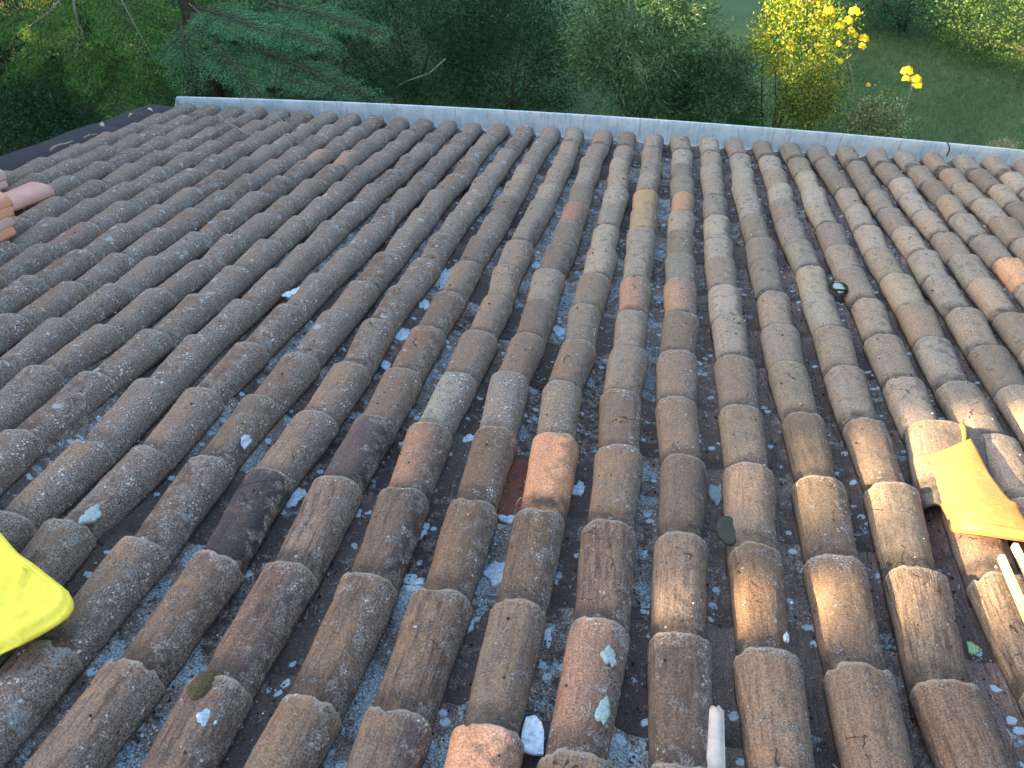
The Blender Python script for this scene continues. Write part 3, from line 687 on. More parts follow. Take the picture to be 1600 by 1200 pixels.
FL = [
 (775, 897, 34, 34, M_LICHEN, 'large pale blue-white lichen flake in the trough at lower centre'),
 (638, 912, 52, 26, M_LICHEN, 'wide pale blue lichen flake with one straight edge, left of lower centre'),
 (731, 977, 17, 26, M_LICHEN, 'kidney shaped pale blue lichen flake below the large centre one'),
 (856, 996, 13, 26, M_LICHEN, 'narrow upright pale blue lichen flake, right of lower centre'),
 (904, 765, 20, 20, M_LICHEN, 'pentagonal pale blue lichen flake right of the bright orange tile'),
 (794, 812, 27, 13, M_LICHEN, 'flat pale blue lichen flake at the foot of the bright orange tile'),
 (733, 686, 20, 11, M_LICHEN, 'small white lichen flake above left of the bright orange tile'),
 (327, 1121, 26, 30, M_LICHEN, 'leaf shaped pale blue lichen flake on a tile at bottom left'),
 (462, 778, 22, 26, M_LICHEN, 'pale blue lichen flake beside the charcoal tile'),
 (557, 803, 13, 13, M_LICHEN, 'small round pale blue lichen flake right of the charcoal tile'),
 (660, 828, 18, 24, M_LICHEN, 'pale lilac lichen flake in the trough left of centre'),
 (1121, 772, 25, 31, M_LICHEN2, 'round grey-green lichen disc in the trough right of centre'),
 (1012, 954, 20, 18, M_LICHEN2, 'small round grey-green lichen disc left of the striped tiles'),
 (143, 805, 24, 22, M_LICHEN2, 'grey-green lichen blotch on a tile by the yellow bag'),
 (602, 571, 18, 11, M_LICHEN, 'small pale lichen flake, lower one of the two in the upper trough'),
 (630, 524, 26, 16, M_LICHEN, 'pale lichen flake, upper one of the two in the upper trough'),
 (458, 450, 22, 14, M_LICHEN, 'oval pale lichen flake in the upper left trough'),
 (694, 436, 22, 34, M_LICHEN, 'long glassy pale blue lichen flake in the upper centre'),
 (664, 478, 20, 11, M_LICHEN, 'pale lichen flake just below the long glassy one'),
 (241, 660, 14, 9, M_LICHEN, 'tiny white lichen flake in the left trough'),
 (390, 722, 13, 13, M_LICHEN, 'tiny pale blue lichen flake right above the charcoal tile'),
 (592, 932, 0, 0, None, ''),
 (838, 415, 11, 12, M_LICHEN, 'small round pale blue lichen flake in the far centre'),
 (874, 518, 22, 14, M_LICHEN, 'pale turquoise lichen flake in the centre trough'),
 (1229, 996, 9, 12, M_LICHEN, 'tiny pale blue lichen flake on a striped tile at lower right'),
 (943, 1110, 24, 34, M_LICHEN2, 'blue-grey lichen patch low on the reddish brown tile'),
 (952, 1025, 20, 28, M_LICHEN2, 'blue-green lichen patch high on the reddish brown tile'),
]
for n_i, (x, y, a, b, m_, lb) in enumerate(FL):
    if a: flake('lichen_flake', x, y, a, b, m_, lb, 'lichen', seed=n_i, group=LG)
flake('lichen_flake', 1539, 968, 15, 21, M_GREEN, 'bright green ring of lichen in the lower right trough', 'lichen', seed=91, group=LG)
flake('moss_cushion', 315, 1070, 36, 42, M_MOSS, 'round brown moss cushion on a tile at bottom left', 'moss', seed=92, rough=0.1, dome=0.008)
flake('dark_leaf', 1137, 829, 36, 42, simple('dark_leaf_skin', (0.030, 0.036, 0.028), (0.040, 0.047, 0.035), 20, 0.75, 0.3), 'oval dark green leaf lying in the trough right of centre', 'leaf', seed=93, rough=0.05, th=0.0015, z=-0.16, lift=0.02)
flake('lichen_flake', 1310, 449, 18, 16, M_LICHEN2, 'pale disc inside a dark ring in the upper right trough', 'lichen', seed=94, rough=0.1, lift=0.02, z=-.16)
# dark ring round it
u, v = roof_at(1310, 448, -0.14); pts = [W(u + .17 * cos(t), v + .25 * sin(t), -.14 + .015 * sin(3 * t)) for t in np.linspace(0, 2 * pi, 22)]
V, F = tube(pts, 0.0075, 7); tag(mesh('moss_ring', V, fix(F), simple('dark_moss', (0.008, 0.015, 0.008), (0.05, 0.05, 0.012), 90, 0.9, 0.2, .5), loc=W(u, v, -.2)), 'dark mossy ring round a pale disc in the upper right trough', 'moss')
# small teal pebble at left
flake('pebble', 175, 430, 11, 12, simple('teal_glass', (0.05, 0.12, 0.12), (0.2, 0.34, 0.34), 120, 0.35, 0.5), 'small teal pebble on the tiles at the left', 'pebble', seed=95, rough=0.08, dome=0.012, lift=0.04)
# bluish slate piece and the pale upright shard at the bottom edge
def slab(name, pxs, z, th, mat, label, cat, bend=0.0):
    top = []
    for (x, y) in pxs:
        u, v = roof_at(x, y, z); top.append((u, v))
    n = len(top); cu = sum(a for a, _ in top) / n
    T = [W(u, v, z + bend * (1 - ((u - cu) / .15) ** 2)) for u, v in top]; B = [W(u, v, z - th / S + bend * (1 - ((u - cu) / .15) ** 2)) for u, v in top]
    F = [tuple(range(n)), tuple(range(2 * n - 1, n - 1, -1))] + [(j, (j + 1) % n, n + (j + 1) % n, n + j) for j in range(n)]
    return tag(mesh(name, np.array(T + B), F, mat, loc=T[0], smooth=False), label, cat)
slab('slate_piece', [(822, 1120), (836, 1117), (846, 1128), (850, 1142), (849, 1178), (834, 1178), (812, 1172), (816, 1140)], -0.30, 0.006, M_LICHEN, 'flat blue-white slate piece standing in the trough at bottom centre', 'slate')
# shard: a narrow curved strip of pale clay wedged upright
ut, vt = roof_at(1120, 1108, -0.10); ub_, vb_ = roof_at(1119, 1200, -0.10)
V = []; nn_ = 9
for t in np.linspace(0, 1, 12):
    hw = 0.075 + 0.035 * t
    for a in np.linspace(-1, 1, nn_):
        V.append(W(ut + (ub_ - ut) * t * 1.3 + hw * a, vt + (vb_ - vt) * t * 1.3 + (0.02 * math.sin(a * 7) if t == 0 else 0), -0.10 - 0.10 * t + 0.05 * (1 - a * a)))
V = np.array(V); V2 = V - (M @ np.array([0, 0, 0.009])); F = []
for a in range(11):
    for b in range(nn_ - 1):
        q = (a * nn_ + b, a * nn_ + b + 1, (a + 1) * nn_ + b + 1, (a + 1) * nn_ + b); F.append(q); F.append(tuple(x + len(V) for x in q[::-1]))
N = len(V)
for a in range(11):
    for b in (0, nn_ - 1): q = (a * nn_ + b, (a + 1) * nn_ + b, (a + 1) * nn_ + b + N, a * nn_ + b + N); F.append(q)
for b in range(nn_ - 1): F.append((b, b + 1, b + 1 + N, b + N))
tag(mesh('clay_shard', np.vstack([V, V2]), np.array(F), M_SHARD, loc=V[0]), 'narrow pale curved clay shard wedged between tiles at the bottom edge', 'tile shard')

# loose grit, seeds and needles in the troughs: uncountable
def scatter(name, n, fn, mat, label, cat, attrs=True):
    V = []; F = []; rng = np.random.RandomState(5)
    V, F = fn(n, rng)
    return tag(mesh(name, V, F, mat, loc=W(-3, -15, -.3), smooth=False), label, cat, None, 'stuff')
def grit(n, rng):
    V = []; F = []
    tet = np.array([(0, 0, 0), (1, 0, 0), (.9, 1, 0), (.1, .8, 0), (.2, .1, .6), (.8, .2, .5), (.7, .8, .6), (.2, .7, .5)]) - [.5, .5, .1]
    q = np.array([(0, 3, 2, 1), (4, 5, 6, 7), (0, 1, 5, 4), (1, 2, 6, 5), (2, 3, 7, 6), (3, 0, 4, 7)])
    for j in range(n):
        v = -27.5 + 27 * rng.rand() ** 1.35; u = rng.uniform(-20, 13); x, y, d = project(W(u, v, -.3))
        if not (-10 < x < 1610 and -10 < y < 1210): continue
        i = math.floor(u); tr = rng.rand() < 0.8
        u = i + .5 + rng.uniform(-.17, .17) if tr else round(u) + rng.uniform(-.3, .3)
        sz = (0.0018 + 0.0045 * rng.rand() ** 2.5) * (1.0 + 0.12 * d)
        P = tet * sz * (0.7 + 0.6 * rng.rand(8, 3)); a = rng.rand() * 6.28
        P = P @ rotm(0, 0, a).T
        V.append(P @ M.T + W(u, v, surf_z(u, v) + (0.015 if not tr else 0.02))); F.append(q + 8 * (len(V) - 1))
    return np.vstack(V), np.vstack(F)
scatter('grit', 5200, grit, simple('pale_grit', (0.30, 0.30, 0.29), (0.62, 0.62, 0.60), 90, 0.9, .2), 'pale grit and crumbs of lichen strewn in the troughs', 'grit')
def crumbs(n, rng):
    rng = np.random.RandomState(77)
    return grit(n, rng)
scatter('debris', 7000, crumbs, simple('dark_crumbs', (0.02, 0.017, 0.013), (0.075, 0.058, 0.04), 90, 0.95, .1), 'dark soil crumbs and bark bits strewn over the tiles', 'debris')
def needles(n, rng):
    V = []; F = []
    for j in range(n):
        v = rng.uniform(-27, -1); u = rng.uniform(-20, 13); x, y, d = project(W(u, v, -.3))
        if not (-10 < x < 1610 and -10 < y < 1210): continue
        u = math.floor(u) + .5 + rng.uniform(-.14, .14); L = rng.uniform(.04, .16); a = rng.normal(pi / 2, .6)
        p0 = np.array([u, v]); pts = [W(p0[0] + L * t * cos(a), p0[1] + L * t * sin(a), surf_z(p0[0] + L * t * cos(a), p0[1] + L * t * sin(a)) + .03 + .02 * sin(3 * t)) for t in (0, .5, 1)]
        v_, f_ = tube(pts, 0.0009 + 0.0007 * rng.rand(), 4); V.append(v_); F += [tuple(np.array(f) + sum(len(q) for q in V[:-1])) for f in fix(f_)] if False else []
        base = len(V) - 1; F.append((base, f_))
    off = 0; FF = []; 
    for (b, f_), vv_ in zip(F, V):
        FF += [tuple(x + off for x in f) for f in fix(f_)]; off += len(vv_)
    return np.vstack(V), FF
scatter('needles', 700, needles, M_TWIG, 'dry needles and stalks lying in the troughs', 'dry needles')

# twigs fallen on the far left tiles
TWG = 'fallen twigs on the upper left tiles'
for n_i, (x0, y0, x1, y1, lb) in enumerate([(325, 212, 400, 170, 'long pale twig lying along the far left tiles near the gutter'), (340, 178, 372, 205, 'short pale twig crossing the tiles near the gutter corner'), (352, 190, 398, 212, 'thin pale twig beside the crossing twigs'), (430, 180, 446, 192, 'tiny pale twig by the gutter'), (78, 234, 112, 218, 'thick pale twig lying on the black felt strip'), (130, 214, 152, 207, 'pale bark sliver by the black felt strip')]):
    a = np.array(roof_at(x0, y0, .08)); b = np.array(roof_at(x1, y1, .08)); rng = np.random.RandomState(n_i)
    pts = [W(*(a + (b - a) * t + rng.randn(2) * .03), 0.06 + .03 * sin(5 * t)) for t in np.linspace(0, 1, 7)]
    V, F = tube(pts, np.linspace(.006, .003, 7) * (1.6 if n_i == 4 else 1), 6)
    tag(mesh('twig', V, fix(F), M_TWIG, loc=pts[0]), lb, 'twig', TWG)
def fallen(x, y, s, col, label, cat='leaf', zz=0.0, seed=0):
    u, v = roof_at(x, y, zz); rng = np.random.RandomState(seed); V = []; n = 14
    for t in range(n):
        th_ = 2 * pi * t / n; r = s * (1 + .25 * cos(th_) + .08 * sin(5 * th_)); V.append((u + r * cos(th_) * .8, v + r * sin(th_) * 1.2, zz + .06 + .06 * cos(2 * th_ + seed)))
    V.append((u, v, zz + .03)); T = np.array([W(*p) for p in V]); B = T - M @ np.array([0, 0, .0012])
    F = [(n, t, (t + 1) % n) for t in range(n)] + [(n + n + 1, n + 1 + (t + 1) % n, n + 1 + t) for t in range(n)] + [(t, n + 1 + t, n + 1 + (t + 1) % n, (t + 1) % n) for t in range(n)]
    return tag(mesh('fallen_leaf', np.vstack([T, B]), F, simple('dry_leaf', tuple(c * .75 for c in col), col, 40, .8, .3), loc=W(u, v, zz)), label, cat, 'fallen leaves on the black felt strip')
fallen(206, 182, .16, (.50, .36, .26), 'curled tan leaf on the black felt strip', seed=1)
fallen(233, 174, .13, (.62, .60, .56), 'whitish dry leaf near the far end of the black felt strip', seed=2)
fallen(157, 197, .12, (.52, .45, .36), 'small beige leaf halfway along the black felt strip', seed=3)

# ------------------------------------------------------------------ yellow rain bag (left) and orange sheet (right)
def cloth_from_outline(name, outline_px, zt, mat, label, cat, thick=0.05, folds=None, seed=0):
    pts = np.array([roof_at(x, y, zt) for x, y in outline_px]); c = pts.mean(0); nr = 26; n = len(pts)
    # resample the outline
    m = 90; per = np.vstack([pts, pts[:1]]); L = np.r_[0, np.cumsum(np.linalg.norm(np.diff(per, axis=0), axis=1))]
    tt = np.linspace(0, L[-1], m, endpoint=False); ring = np.stack([np.interp(tt, L, per[:, k_]) for k_ in (0, 1)], 1)
    for _ in range(1): ring = (ring * 2 + np.roll(ring, 1, 0) + np.roll(ring, -1, 0)) / 4
    top = [(c[0], c[1], 1.0, 0.0)]
    for a in range(1, nr + 1):
        r = (a / nr) ** .7
        for p in ring: q = c + (p - c) * r; top.append((q[0], q[1], (1 - r ** 9) ** .5, r))
    A = np.array(top); xy = A[:, :2]; Q = np.stack([xy[:, 0] * S, xy[:, 1] * S, np.zeros(len(A))], 1)
    f = 0.5 * vnoise(Q, 5, seed) + .22 * vnoise(Q @ np.array([[.3, .9, 0], [-.9, .3, 0], [0, 0, 1]]) * [1, 5, 1], 4.5, seed + 1)
    ang = np.arctan2(xy[:, 1] - c[1], xy[:, 0] - c[0]); low = np.clip(.5 - .5 * np.sin(ang - .3), 0, 1)
    ridg = 1 - np.abs(vnoise(Q @ np.array([[.5, .86, 0], [-.86, .5, 0], [0, 0, 1]]) * [1.2, 6, 1], 3.2, seed + 5)); cre = np.maximum(0, np.sin(34 * A[:, 3] + 2.5 * vnoise(Q, 6, seed + 7))) * np.clip((A[:, 3] - .62) * 4, 0, 1) * low
    zt_ = zt - .15 + (A[:, 2] * .10) + f * .16 + .05 * ridg ** 3 - .045 * cre
    zb_ = zt - .15 - A[:, 2] * thick / S * .6 + f * .05
    T = np.array([W(a, b, z_) for (a, b), z_ in zip(xy, zt_)]); B = np.array([W(a, b, z_) for (a, b), z_ in zip(xy, zb_)])
    F = []
    for (o_, fl) in ((0, 0), (len(A), 1)):
        for t in range(m):
            q = (o_, o_ + 1 + t, o_ + 1 + (t + 1) % m); F.append(q[::-1] if fl else q)
        for a in range(nr - 1):
            for t in range(m):
                p, q = o_ + 1 + a * m + t, o_ + 1 + a * m + (t + 1) % m
                z_ = (p, p + m, q + m, q); F.append(z_[::-1] if fl else z_)
    b0 = 1 + (nr - 1) * m
    for t in range(m): F.append((b0 + t, b0 + t + len(A), b0 + (t + 1) % m + len(A), b0 + (t + 1) % m))
    return tag(mesh(name, np.vstack([T, B]), F, mat, loc=W(c[0], c[1], 0)), label, cat)
cloth_from_outline('yellow_bag', [(-150, 700), (-60, 775), (0, 822), (12, 838), (24, 852), (38, 864), (70, 888), (96, 908), (110, 920), (114, 932), (108, 946), (94, 954), (60, 976), (0, 1004), (-90, 1045), (-260, 1000), (-260, 800)], 0.40, M_YELLOW, 'bright yellow waterproof bag corner lying on the tiles at the left edge', 'bag', thick=0.035, seed=31)

def drape():
    i = 4; ax = lambda v: 4.0 + OFF.get((4, 3), (0, 0))[0]
    left = [(1446, 716), (1456, 756), (1472, 800), (1488, 836)]; right = [(1516, 688), (1545, 742), (1585, 796), (1630, 856)]
    nv, nu_ = 46, 34; V = []
    def samp(line, t):
        L = len(line) - 1; a = min(int(t * L), L - 1); f = t * L - a
        return np.array(line[a]) * (1 - f) + np.array(line[a + 1]) * f
    for a in range(nv):
        t = a / (nv - 1)
        p, q = samp(left, t), samp(right, t)
        for b in range(nu_):
            s_ = b / (nu_ - 1); x, y = p + (q - p) * s_
            z = 0.0
            for _ in range(14):
                u, v = roof_at(x, y, z); o = u - 4.27; tt = min(1, abs(o) / 0.64); z = .6 * z + .4 * (-0.28 + 0.37 * (1 - tt ** 2.4) ** .5)
                # second tile further up the slope lies a little lower at its head
            fold = 0.03 * max(0, math.sin((t * 3.3 + s_ * 0.25) * pi)) * (0.25 + t) + 0.055 * math.exp(-((t - .66 - .10 * (1 - s_)) / .035) ** 2) * s_ + 0.075 * math.exp(-((t - .86 - .05 * s_) / .03) ** 2) * (1 - .3 * s_) + 0.04 * math.exp(-((t - 1.0) / .03) ** 2)
            V.append(W(u, v, z + 0.030 + fold + .006 * math.sin(9 * s_ + 5 * t)))
    V = np.array(V); V2 = V - M @ np.array([0, 0, .0022]); N = len(V); F = []
    for a in range(nv - 1):
        for b in range(nu_ - 1):
            q = (a * nu_ + b, (a + 1) * nu_ + b, (a + 1) * nu_ + b + 1, a * nu_ + b + 1); F.append(q); F.append(tuple(x + N for x in q[::-1]))
    for a in range(nv - 1):
        for b in (0, nu_ - 1): F.append((a * nu_ + b, (a + 1) * nu_ + b, (a + 1) * nu_ + b + N, a * nu_ + b + N))
    for b in range(nu_ - 1):
        for a in (0, nv - 1): F.append((a * nu_ + b, a * nu_ + b + 1, a * nu_ + b + 1 + N, a * nu_ + b + N))
    o = mesh('plastic_sheet', np.vstack([V, V2]), np.array(F), M_ORANGE, loc=W(4, -21, .1))
    pts = []
    for (x, y, z) in ((1506, 694, .13), (1507, 682, .14), (1506, 672, .15), (1503, 663, .15)):
        u, v = roof_at(x, y, z - .02); pts.append(W(u, v, z - .02))
    v_, f_ = tube(pts, [.005, .007, .009, .010], 7); st = mesh('strap', v_, fix(f_), M_ORANGE, o)
    return tag(o, 'sunlit orange plastic sheet draped over a tile at the right edge', 'plastic sheet')
drape()
def lath(pa, pb, wd, label):
    a = np.array([*roof_at(*pa, .15), .15]); b = np.array([*roof_at(*pb, .15), .15]); b = a + (b - a) * 1.3
    d = (b - a); d /= np.linalg.norm(d); sd = np.array([-d[1], d[0], 0]) * wd / 2
    V = []
    for p, c in ((a, .9), (b, 1.15)):
        for e in (-1, -.7, .7, 1):
            V.append(W(*(p + sd * e * c + np.array([0, 0, .04 if abs(e) < 1 else 0]))))
        for e in (1, -1): V.append(W(*(p + sd * e * c - np.array([0, 0, .05]))))
    F = [tuple(range(6)), tuple(range(11, 5, -1))] + [(j, (j + 1) % 6, 6 + (j + 1) % 6, 6 + j) for j in range(6)]
    tag(mesh('lath', np.array(V), F, M_LATH, loc=W(*a), smooth=False), label, 'lath', 'cream laths by the orange sheet')
lath((1565, 870), (1608, 968), .085, 'left and longer of two cream laths below the orange sheet')
lath((1586, 852), (1612, 905), .085, 'right and shorter of two cream laths below the orange sheet')

# ------------------------------------------------------------------ foliage
def leaves(C, L, Wd, N, up, rng, cols, droop=0.0):
    """rhombic leaves: centres C, length L, width Wd, normals N, direction up"""
    n = len(C)
    d = up + rng.normal(0, .45, (n, 3)); d[:, 2] -= droop; d /= np.linalg.norm(d, axis=1)[:, None] + 1e-9
    N = N + rng.normal(0, .5, (n, 3)); s_ = np.cross(d, N); s_ /= np.linalg.norm(s_, axis=1)[:, None] + 1e-9
    k = np.cross(s_, d)
    L = (L * rng.uniform(.6, 1.25, n))[:, None]; Wd = (Wd * rng.uniform(.7, 1.2, n))[:, None]
    V = np.stack([C, C + d * L * .45 + s_ * Wd * .5, C + d * L - k * L * .12, C + d * L * .45 - s_ * Wd * .5], 1).reshape(-1, 3)
    F = np.arange(4 * n).reshape(-1, 4)
    c = np.repeat(cols, 4, 0); c = np.hstack([c, np.ones((len(c), 1))])
    return V, F, c
def pal(rng, n, cols, jit=.45):
    cols = np.array(cols); i = rng.randint(0, len(cols), n); c = cols[i] * rng.uniform(1 - jit, 1 + jit, (n, 1)); return np.clip(c, 0.003, .95)
def clumpy(center, rad, n_cl, per, cl_r, rng, shell_=0.55, flat=1.0):
    d = rng.normal(size=(n_cl, 3)); d /= np.linalg.norm(d, axis=1)[:, None]
    r = (shell_ + (1 - shell_) * rng.rand(n_cl)) * (1 + .34 * vnoise(d, 2.3, rng.randint(99)))
    cc = np.array(center) + d * r[:, None] * np.array(rad)
    C = np.repeat(cc, per, 0); off = rng.normal(0, 1, (n_cl * per, 3)) * cl_r * np.array([1, 1, flat])
    return C + off, np.repeat(d, per, 0), cc
def shrub(name, base, center, rad, label, cat, cols, n_cl=220, per=60, cl_r=.11, leaf=(.05, .022), seed=0, droop=.2, group=None, stems=7, core=True, part='foliage', bark=None, rad0=.018, keep=None):
    rng = np.random.RandomState(seed); o = empty(name, base, label, cat, group)
    C, N, cc = clumpy(center, rad, n_cl, per, cl_r, rng)
    m = C[:, 2] > GZ + .03
    if keep is not None: m &= keep(C)
    C, N = C[m], N[m]
    V, F, c = leaves(C, leaf[0], leaf[1], N, N * .6 + np.array([0, 0, .4]), rng, pal(rng, len(C), cols), droop)
    mesh(part, V, F, M_LEAF, o, smooth=False, attrs={'leaf': c})
    # stems
    parts = []; base = np.array(base, float)
    for s_ in range(stems):
        tgt = cc[rng.randint(len(cc))]; mid = (base + tgt) / 2 + rng.normal(0, .12, 3); q = [base + (mid - base) * t * 1. if t < .5 else mid for t in (0, .4)] 
        ts = np.linspace(0, 1, 8)[:, None]; b0 = base + np.append(rng.normal(0, .05, 2), 0)
        curve = (1 - ts) ** 2 * b0 + 2 * ts * (1 - ts) * mid + ts ** 2 * tgt
        parts.append(tube(curve, np.linspace(rad0, rad0 * .25, 8), 6))
    off = 0; FF = []; VV = []
    for v_, f_ in parts: FF += [tuple(x + off for x in f) for f in fix(f_)]; VV.append(v_); off += len(v_)
    mesh('trunk' if 'tree' in name else 'stem', np.vstack(VV), FF, bark or M_BARK, o)
    return o

def bough_mesh(p0, p1, width, sag, rng, cols, n_tw=34, dens=9, nl=.030, nw=.006, updir=(0, 0, 1)):
    p0 = np.array(p0, float); p1 = np.array(p1, float); ax = p1 - p0; L = np.linalg.norm(ax); axn = ax / L
    side = np.cross(axn, updir); side /= np.linalg.norm(side); C = []; Dr = []; twigs = []
    curve = lambda t: p0 + ax * t + np.array([0, 0, -sag * t * t])
    for a in range(n_tw):
        t = .12 + .88 * a / n_tw; b = curve(t); sgn = 1 if a % 2 else -1
        tl = width * (1 - .75 * t) * rng.uniform(.7, 1.15) * min(1, t * 5)
        dr = side * sgn * rng.uniform(.7, 1) + axn * rng.uniform(.5, .9) + np.array([0, 0, rng.uniform(-.15, .2)]); dr /= np.linalg.norm(dr)
        e = b + dr * tl + np.array([0, 0, -.18 * tl]); twigs.append((b, e))
        ns = max(3, int(tl / .05))
        for s_ in range(ns):
            f = (s_ + .3) / ns; c = b + (e - b) * f; sd = np.cross(dr, updir); sd /= np.linalg.norm(sd)
            for g_ in (-1, 1):
                d2 = sd * g_ * .8 + dr * .8 + rng.normal(0, .1, 3); sl = .16 * (1 - .6 * f) * rng.uniform(.6, 1.2) * (width / .8) ** .5
                n = dens; q = np.linspace(.05, 1, n)[:, None]
                C.append(c + d2 * sl * q + rng.normal(0, .006, (n, 3)) + np.array([0, 0, -.25 * sl]) * q ** 2); Dr.append(np.tile(d2, (n, 1)) + rng.normal(0, .45, (n, 3)))
    C = np.vstack(C); Dr = np.vstack(Dr); n = len(C)
    V, F, c = leaves(C, nl, nw, np.tile(np.array(updir, float), (n, 1)), Dr, rng, pal(rng, n, cols), .1)
    tv = [tube([curve(t) for t in np.linspace(0, 1, 9)], np.linspace(.022, .004, 9), 6)] + [tube([a, (a + b) / 2 + [0, 0, .01], b], [.006, .004, .002], 4) for a, b in twigs]
    return V, F, c, tv
def conifer(base, height, boughs, label, cols, seed, group=None, **kw):
    rng = np.random.RandomState(seed); base = np.array(base, float)
    o = empty('conifer_tree', base, label, 'tree', group)
    VV, FF, CC, tv, n = [], [], [], [], 0
    for (p0, p1, wd, sag) in boughs:
        V, F, c, t = bough_mesh(p0, p1, wd, sag, rng, cols, **kw); VV.append(V); FF.append(F + n); CC.append(c); n += len(V); tv += t
    mesh('crown', np.vstack(VV), np.vstack(FF), M_LEAF, o, smooth=False, attrs={'leaf': np.vstack(CC)})
    tv.append(tube([base, base + [0.05, 0, height * .5], base + [0, .05, height]], [.16, .10, .03], 10))
    off = 0; F2 = []; V2 = []
    for v_, f_ in tv: F2 += [tuple(x + off for x in f) for f in fix(f_)]; V2.append(v_); off += len(v_)
    mesh('trunk', np.vstack(V2), F2, M_BARK, o)
    return o
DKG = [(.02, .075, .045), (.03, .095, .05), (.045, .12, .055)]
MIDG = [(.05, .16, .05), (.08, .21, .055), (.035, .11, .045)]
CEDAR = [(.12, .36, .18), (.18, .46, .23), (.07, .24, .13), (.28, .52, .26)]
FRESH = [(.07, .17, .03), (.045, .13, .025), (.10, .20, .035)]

# cedar whose bough reaches toward (600,150)
cb = at(300, 40, 5.2); cb[2] = GZ
tr_ = np.array([cb[0], cb[1], 0])
bs = []
rg = np.random.RandomState(4)
def P3(px, py, Y): return at(px, py, Y)
for (a, b, wd) in [((360, 60, 4.6), (602, 152, 3.2), .75), ((330, 20, 4.8), (520, 60, 3.6), .8), ((340, 90, 4.6), (500, 130, 3.3), .6), ((300, 10, 5.0), (420, 40, 3.8), .8), ((330, 60, 4.4), (400, 140, 3.2), .6), ((420, 5, 5.0), (600, 40, 4.2), .7), ((280, 30, 5), (300, 130, 3.6), .7)]:
    bs.append((P3(*a), P3(*b), wd, .12))
conifer((cb[0], cb[1], GZ), 5.0, bs, 'blue-green cedar with a feathery bough reaching right over the gutter corner', CEDAR, 3, n_tw=44, dens=10)
# feathery conifer at the far left
bs = []
for (a, b, wd) in [((120, -60, 5.4), (30, 60, 4.2), .9), ((130, -40, 5.4), (120, 90, 4.0), .9), ((140, -60, 5.4), (230, 80, 4.2), .9), ((100, 20, 5), (-20, 130, 4.0), .9), ((140, 40, 5), (180, 150, 3.8), .8), ((120, 60, 5), (60, 180, 3.9), .9), ((160, 60, 5), (260, 150, 4.2), .8), ((200, -20, 5.4), (280, 60, 4.6), .8), ((60, 20, 5.2), (-40, 40, 4.6), .9)]:
    bs.append((P3(*a), P3(*b), wd, .35))
cb = at(130, 20, 5.6)
conifer((cb[0], cb[1], GZ), 4.5, bs, 'feathery mid-green conifer with drooping boughs in the top left corner', [(.12, .34, .08), (.17, .42, .09), (.07, .22, .06), (.3, .4, .1)], 9, n_tw=40, dens=9, nl=.055, nw=.008)
# golden backlit shrub, top left corner
c0 = at(10, -10, 7.0); shrub('shrub', (c0[0], c0[1], GZ), c0, (1.1, .8, .9), 'golden leaved shrub lit by the sun in the top left corner', 'shrub', [(.42, .30, .05), (.30, .28, .05), (.5, .42, .1), (.1, .15, .03)], 90, 45, .13, (.05, .03), 41)
# dark background masses
HG = 'dark evergreen shrubs behind the house'
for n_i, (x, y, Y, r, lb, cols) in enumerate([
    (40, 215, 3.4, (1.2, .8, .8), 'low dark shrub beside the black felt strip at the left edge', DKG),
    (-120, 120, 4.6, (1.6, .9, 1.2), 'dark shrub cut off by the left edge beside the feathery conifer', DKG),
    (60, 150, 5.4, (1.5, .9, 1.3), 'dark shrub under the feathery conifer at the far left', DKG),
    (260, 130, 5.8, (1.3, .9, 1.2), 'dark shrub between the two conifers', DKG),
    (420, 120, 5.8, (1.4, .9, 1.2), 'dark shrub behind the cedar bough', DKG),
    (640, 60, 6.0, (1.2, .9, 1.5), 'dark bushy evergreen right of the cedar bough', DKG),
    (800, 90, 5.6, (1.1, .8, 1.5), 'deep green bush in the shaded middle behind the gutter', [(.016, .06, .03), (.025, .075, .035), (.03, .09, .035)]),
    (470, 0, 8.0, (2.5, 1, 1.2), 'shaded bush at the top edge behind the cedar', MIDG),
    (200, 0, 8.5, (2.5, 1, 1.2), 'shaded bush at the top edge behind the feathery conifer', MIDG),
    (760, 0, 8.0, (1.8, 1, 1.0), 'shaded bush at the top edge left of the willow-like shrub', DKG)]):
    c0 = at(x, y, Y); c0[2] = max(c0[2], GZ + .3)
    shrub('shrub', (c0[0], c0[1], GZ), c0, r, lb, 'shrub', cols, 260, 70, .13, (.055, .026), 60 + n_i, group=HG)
# willow-like shrub with narrow leaves
c0 = at(1010, 60, 4.6)
shrub('shrub', (c0[0], c0[1] + .3, GZ), c0 + np.array([0, 0, -.1]), (1.05, .8, 1.0), 'dense shrub of narrow drooping grey-green leaves in the centre right background', 'shrub', [(.07, .17, .07), (.13, .26, .12), (.03, .08, .035), (.26, .38, .22)], 520, 60, .085, (.085, .012), 81, droop=.5)
c0 = at(1120, 130, 4.2)
shrub('shrub', (c0[0], c0[1] + .2, GZ), c0 + np.array([0, 0, -.3]), (.62, .5, .8), 'dark narrow-leaved shrub below the sunlit yellow one', 'shrub', [(.03, .09, .04), (.05, .13, .05), (.12, .20, .09)], 300, 55, .08, (.07, .013), 82, droop=.5)
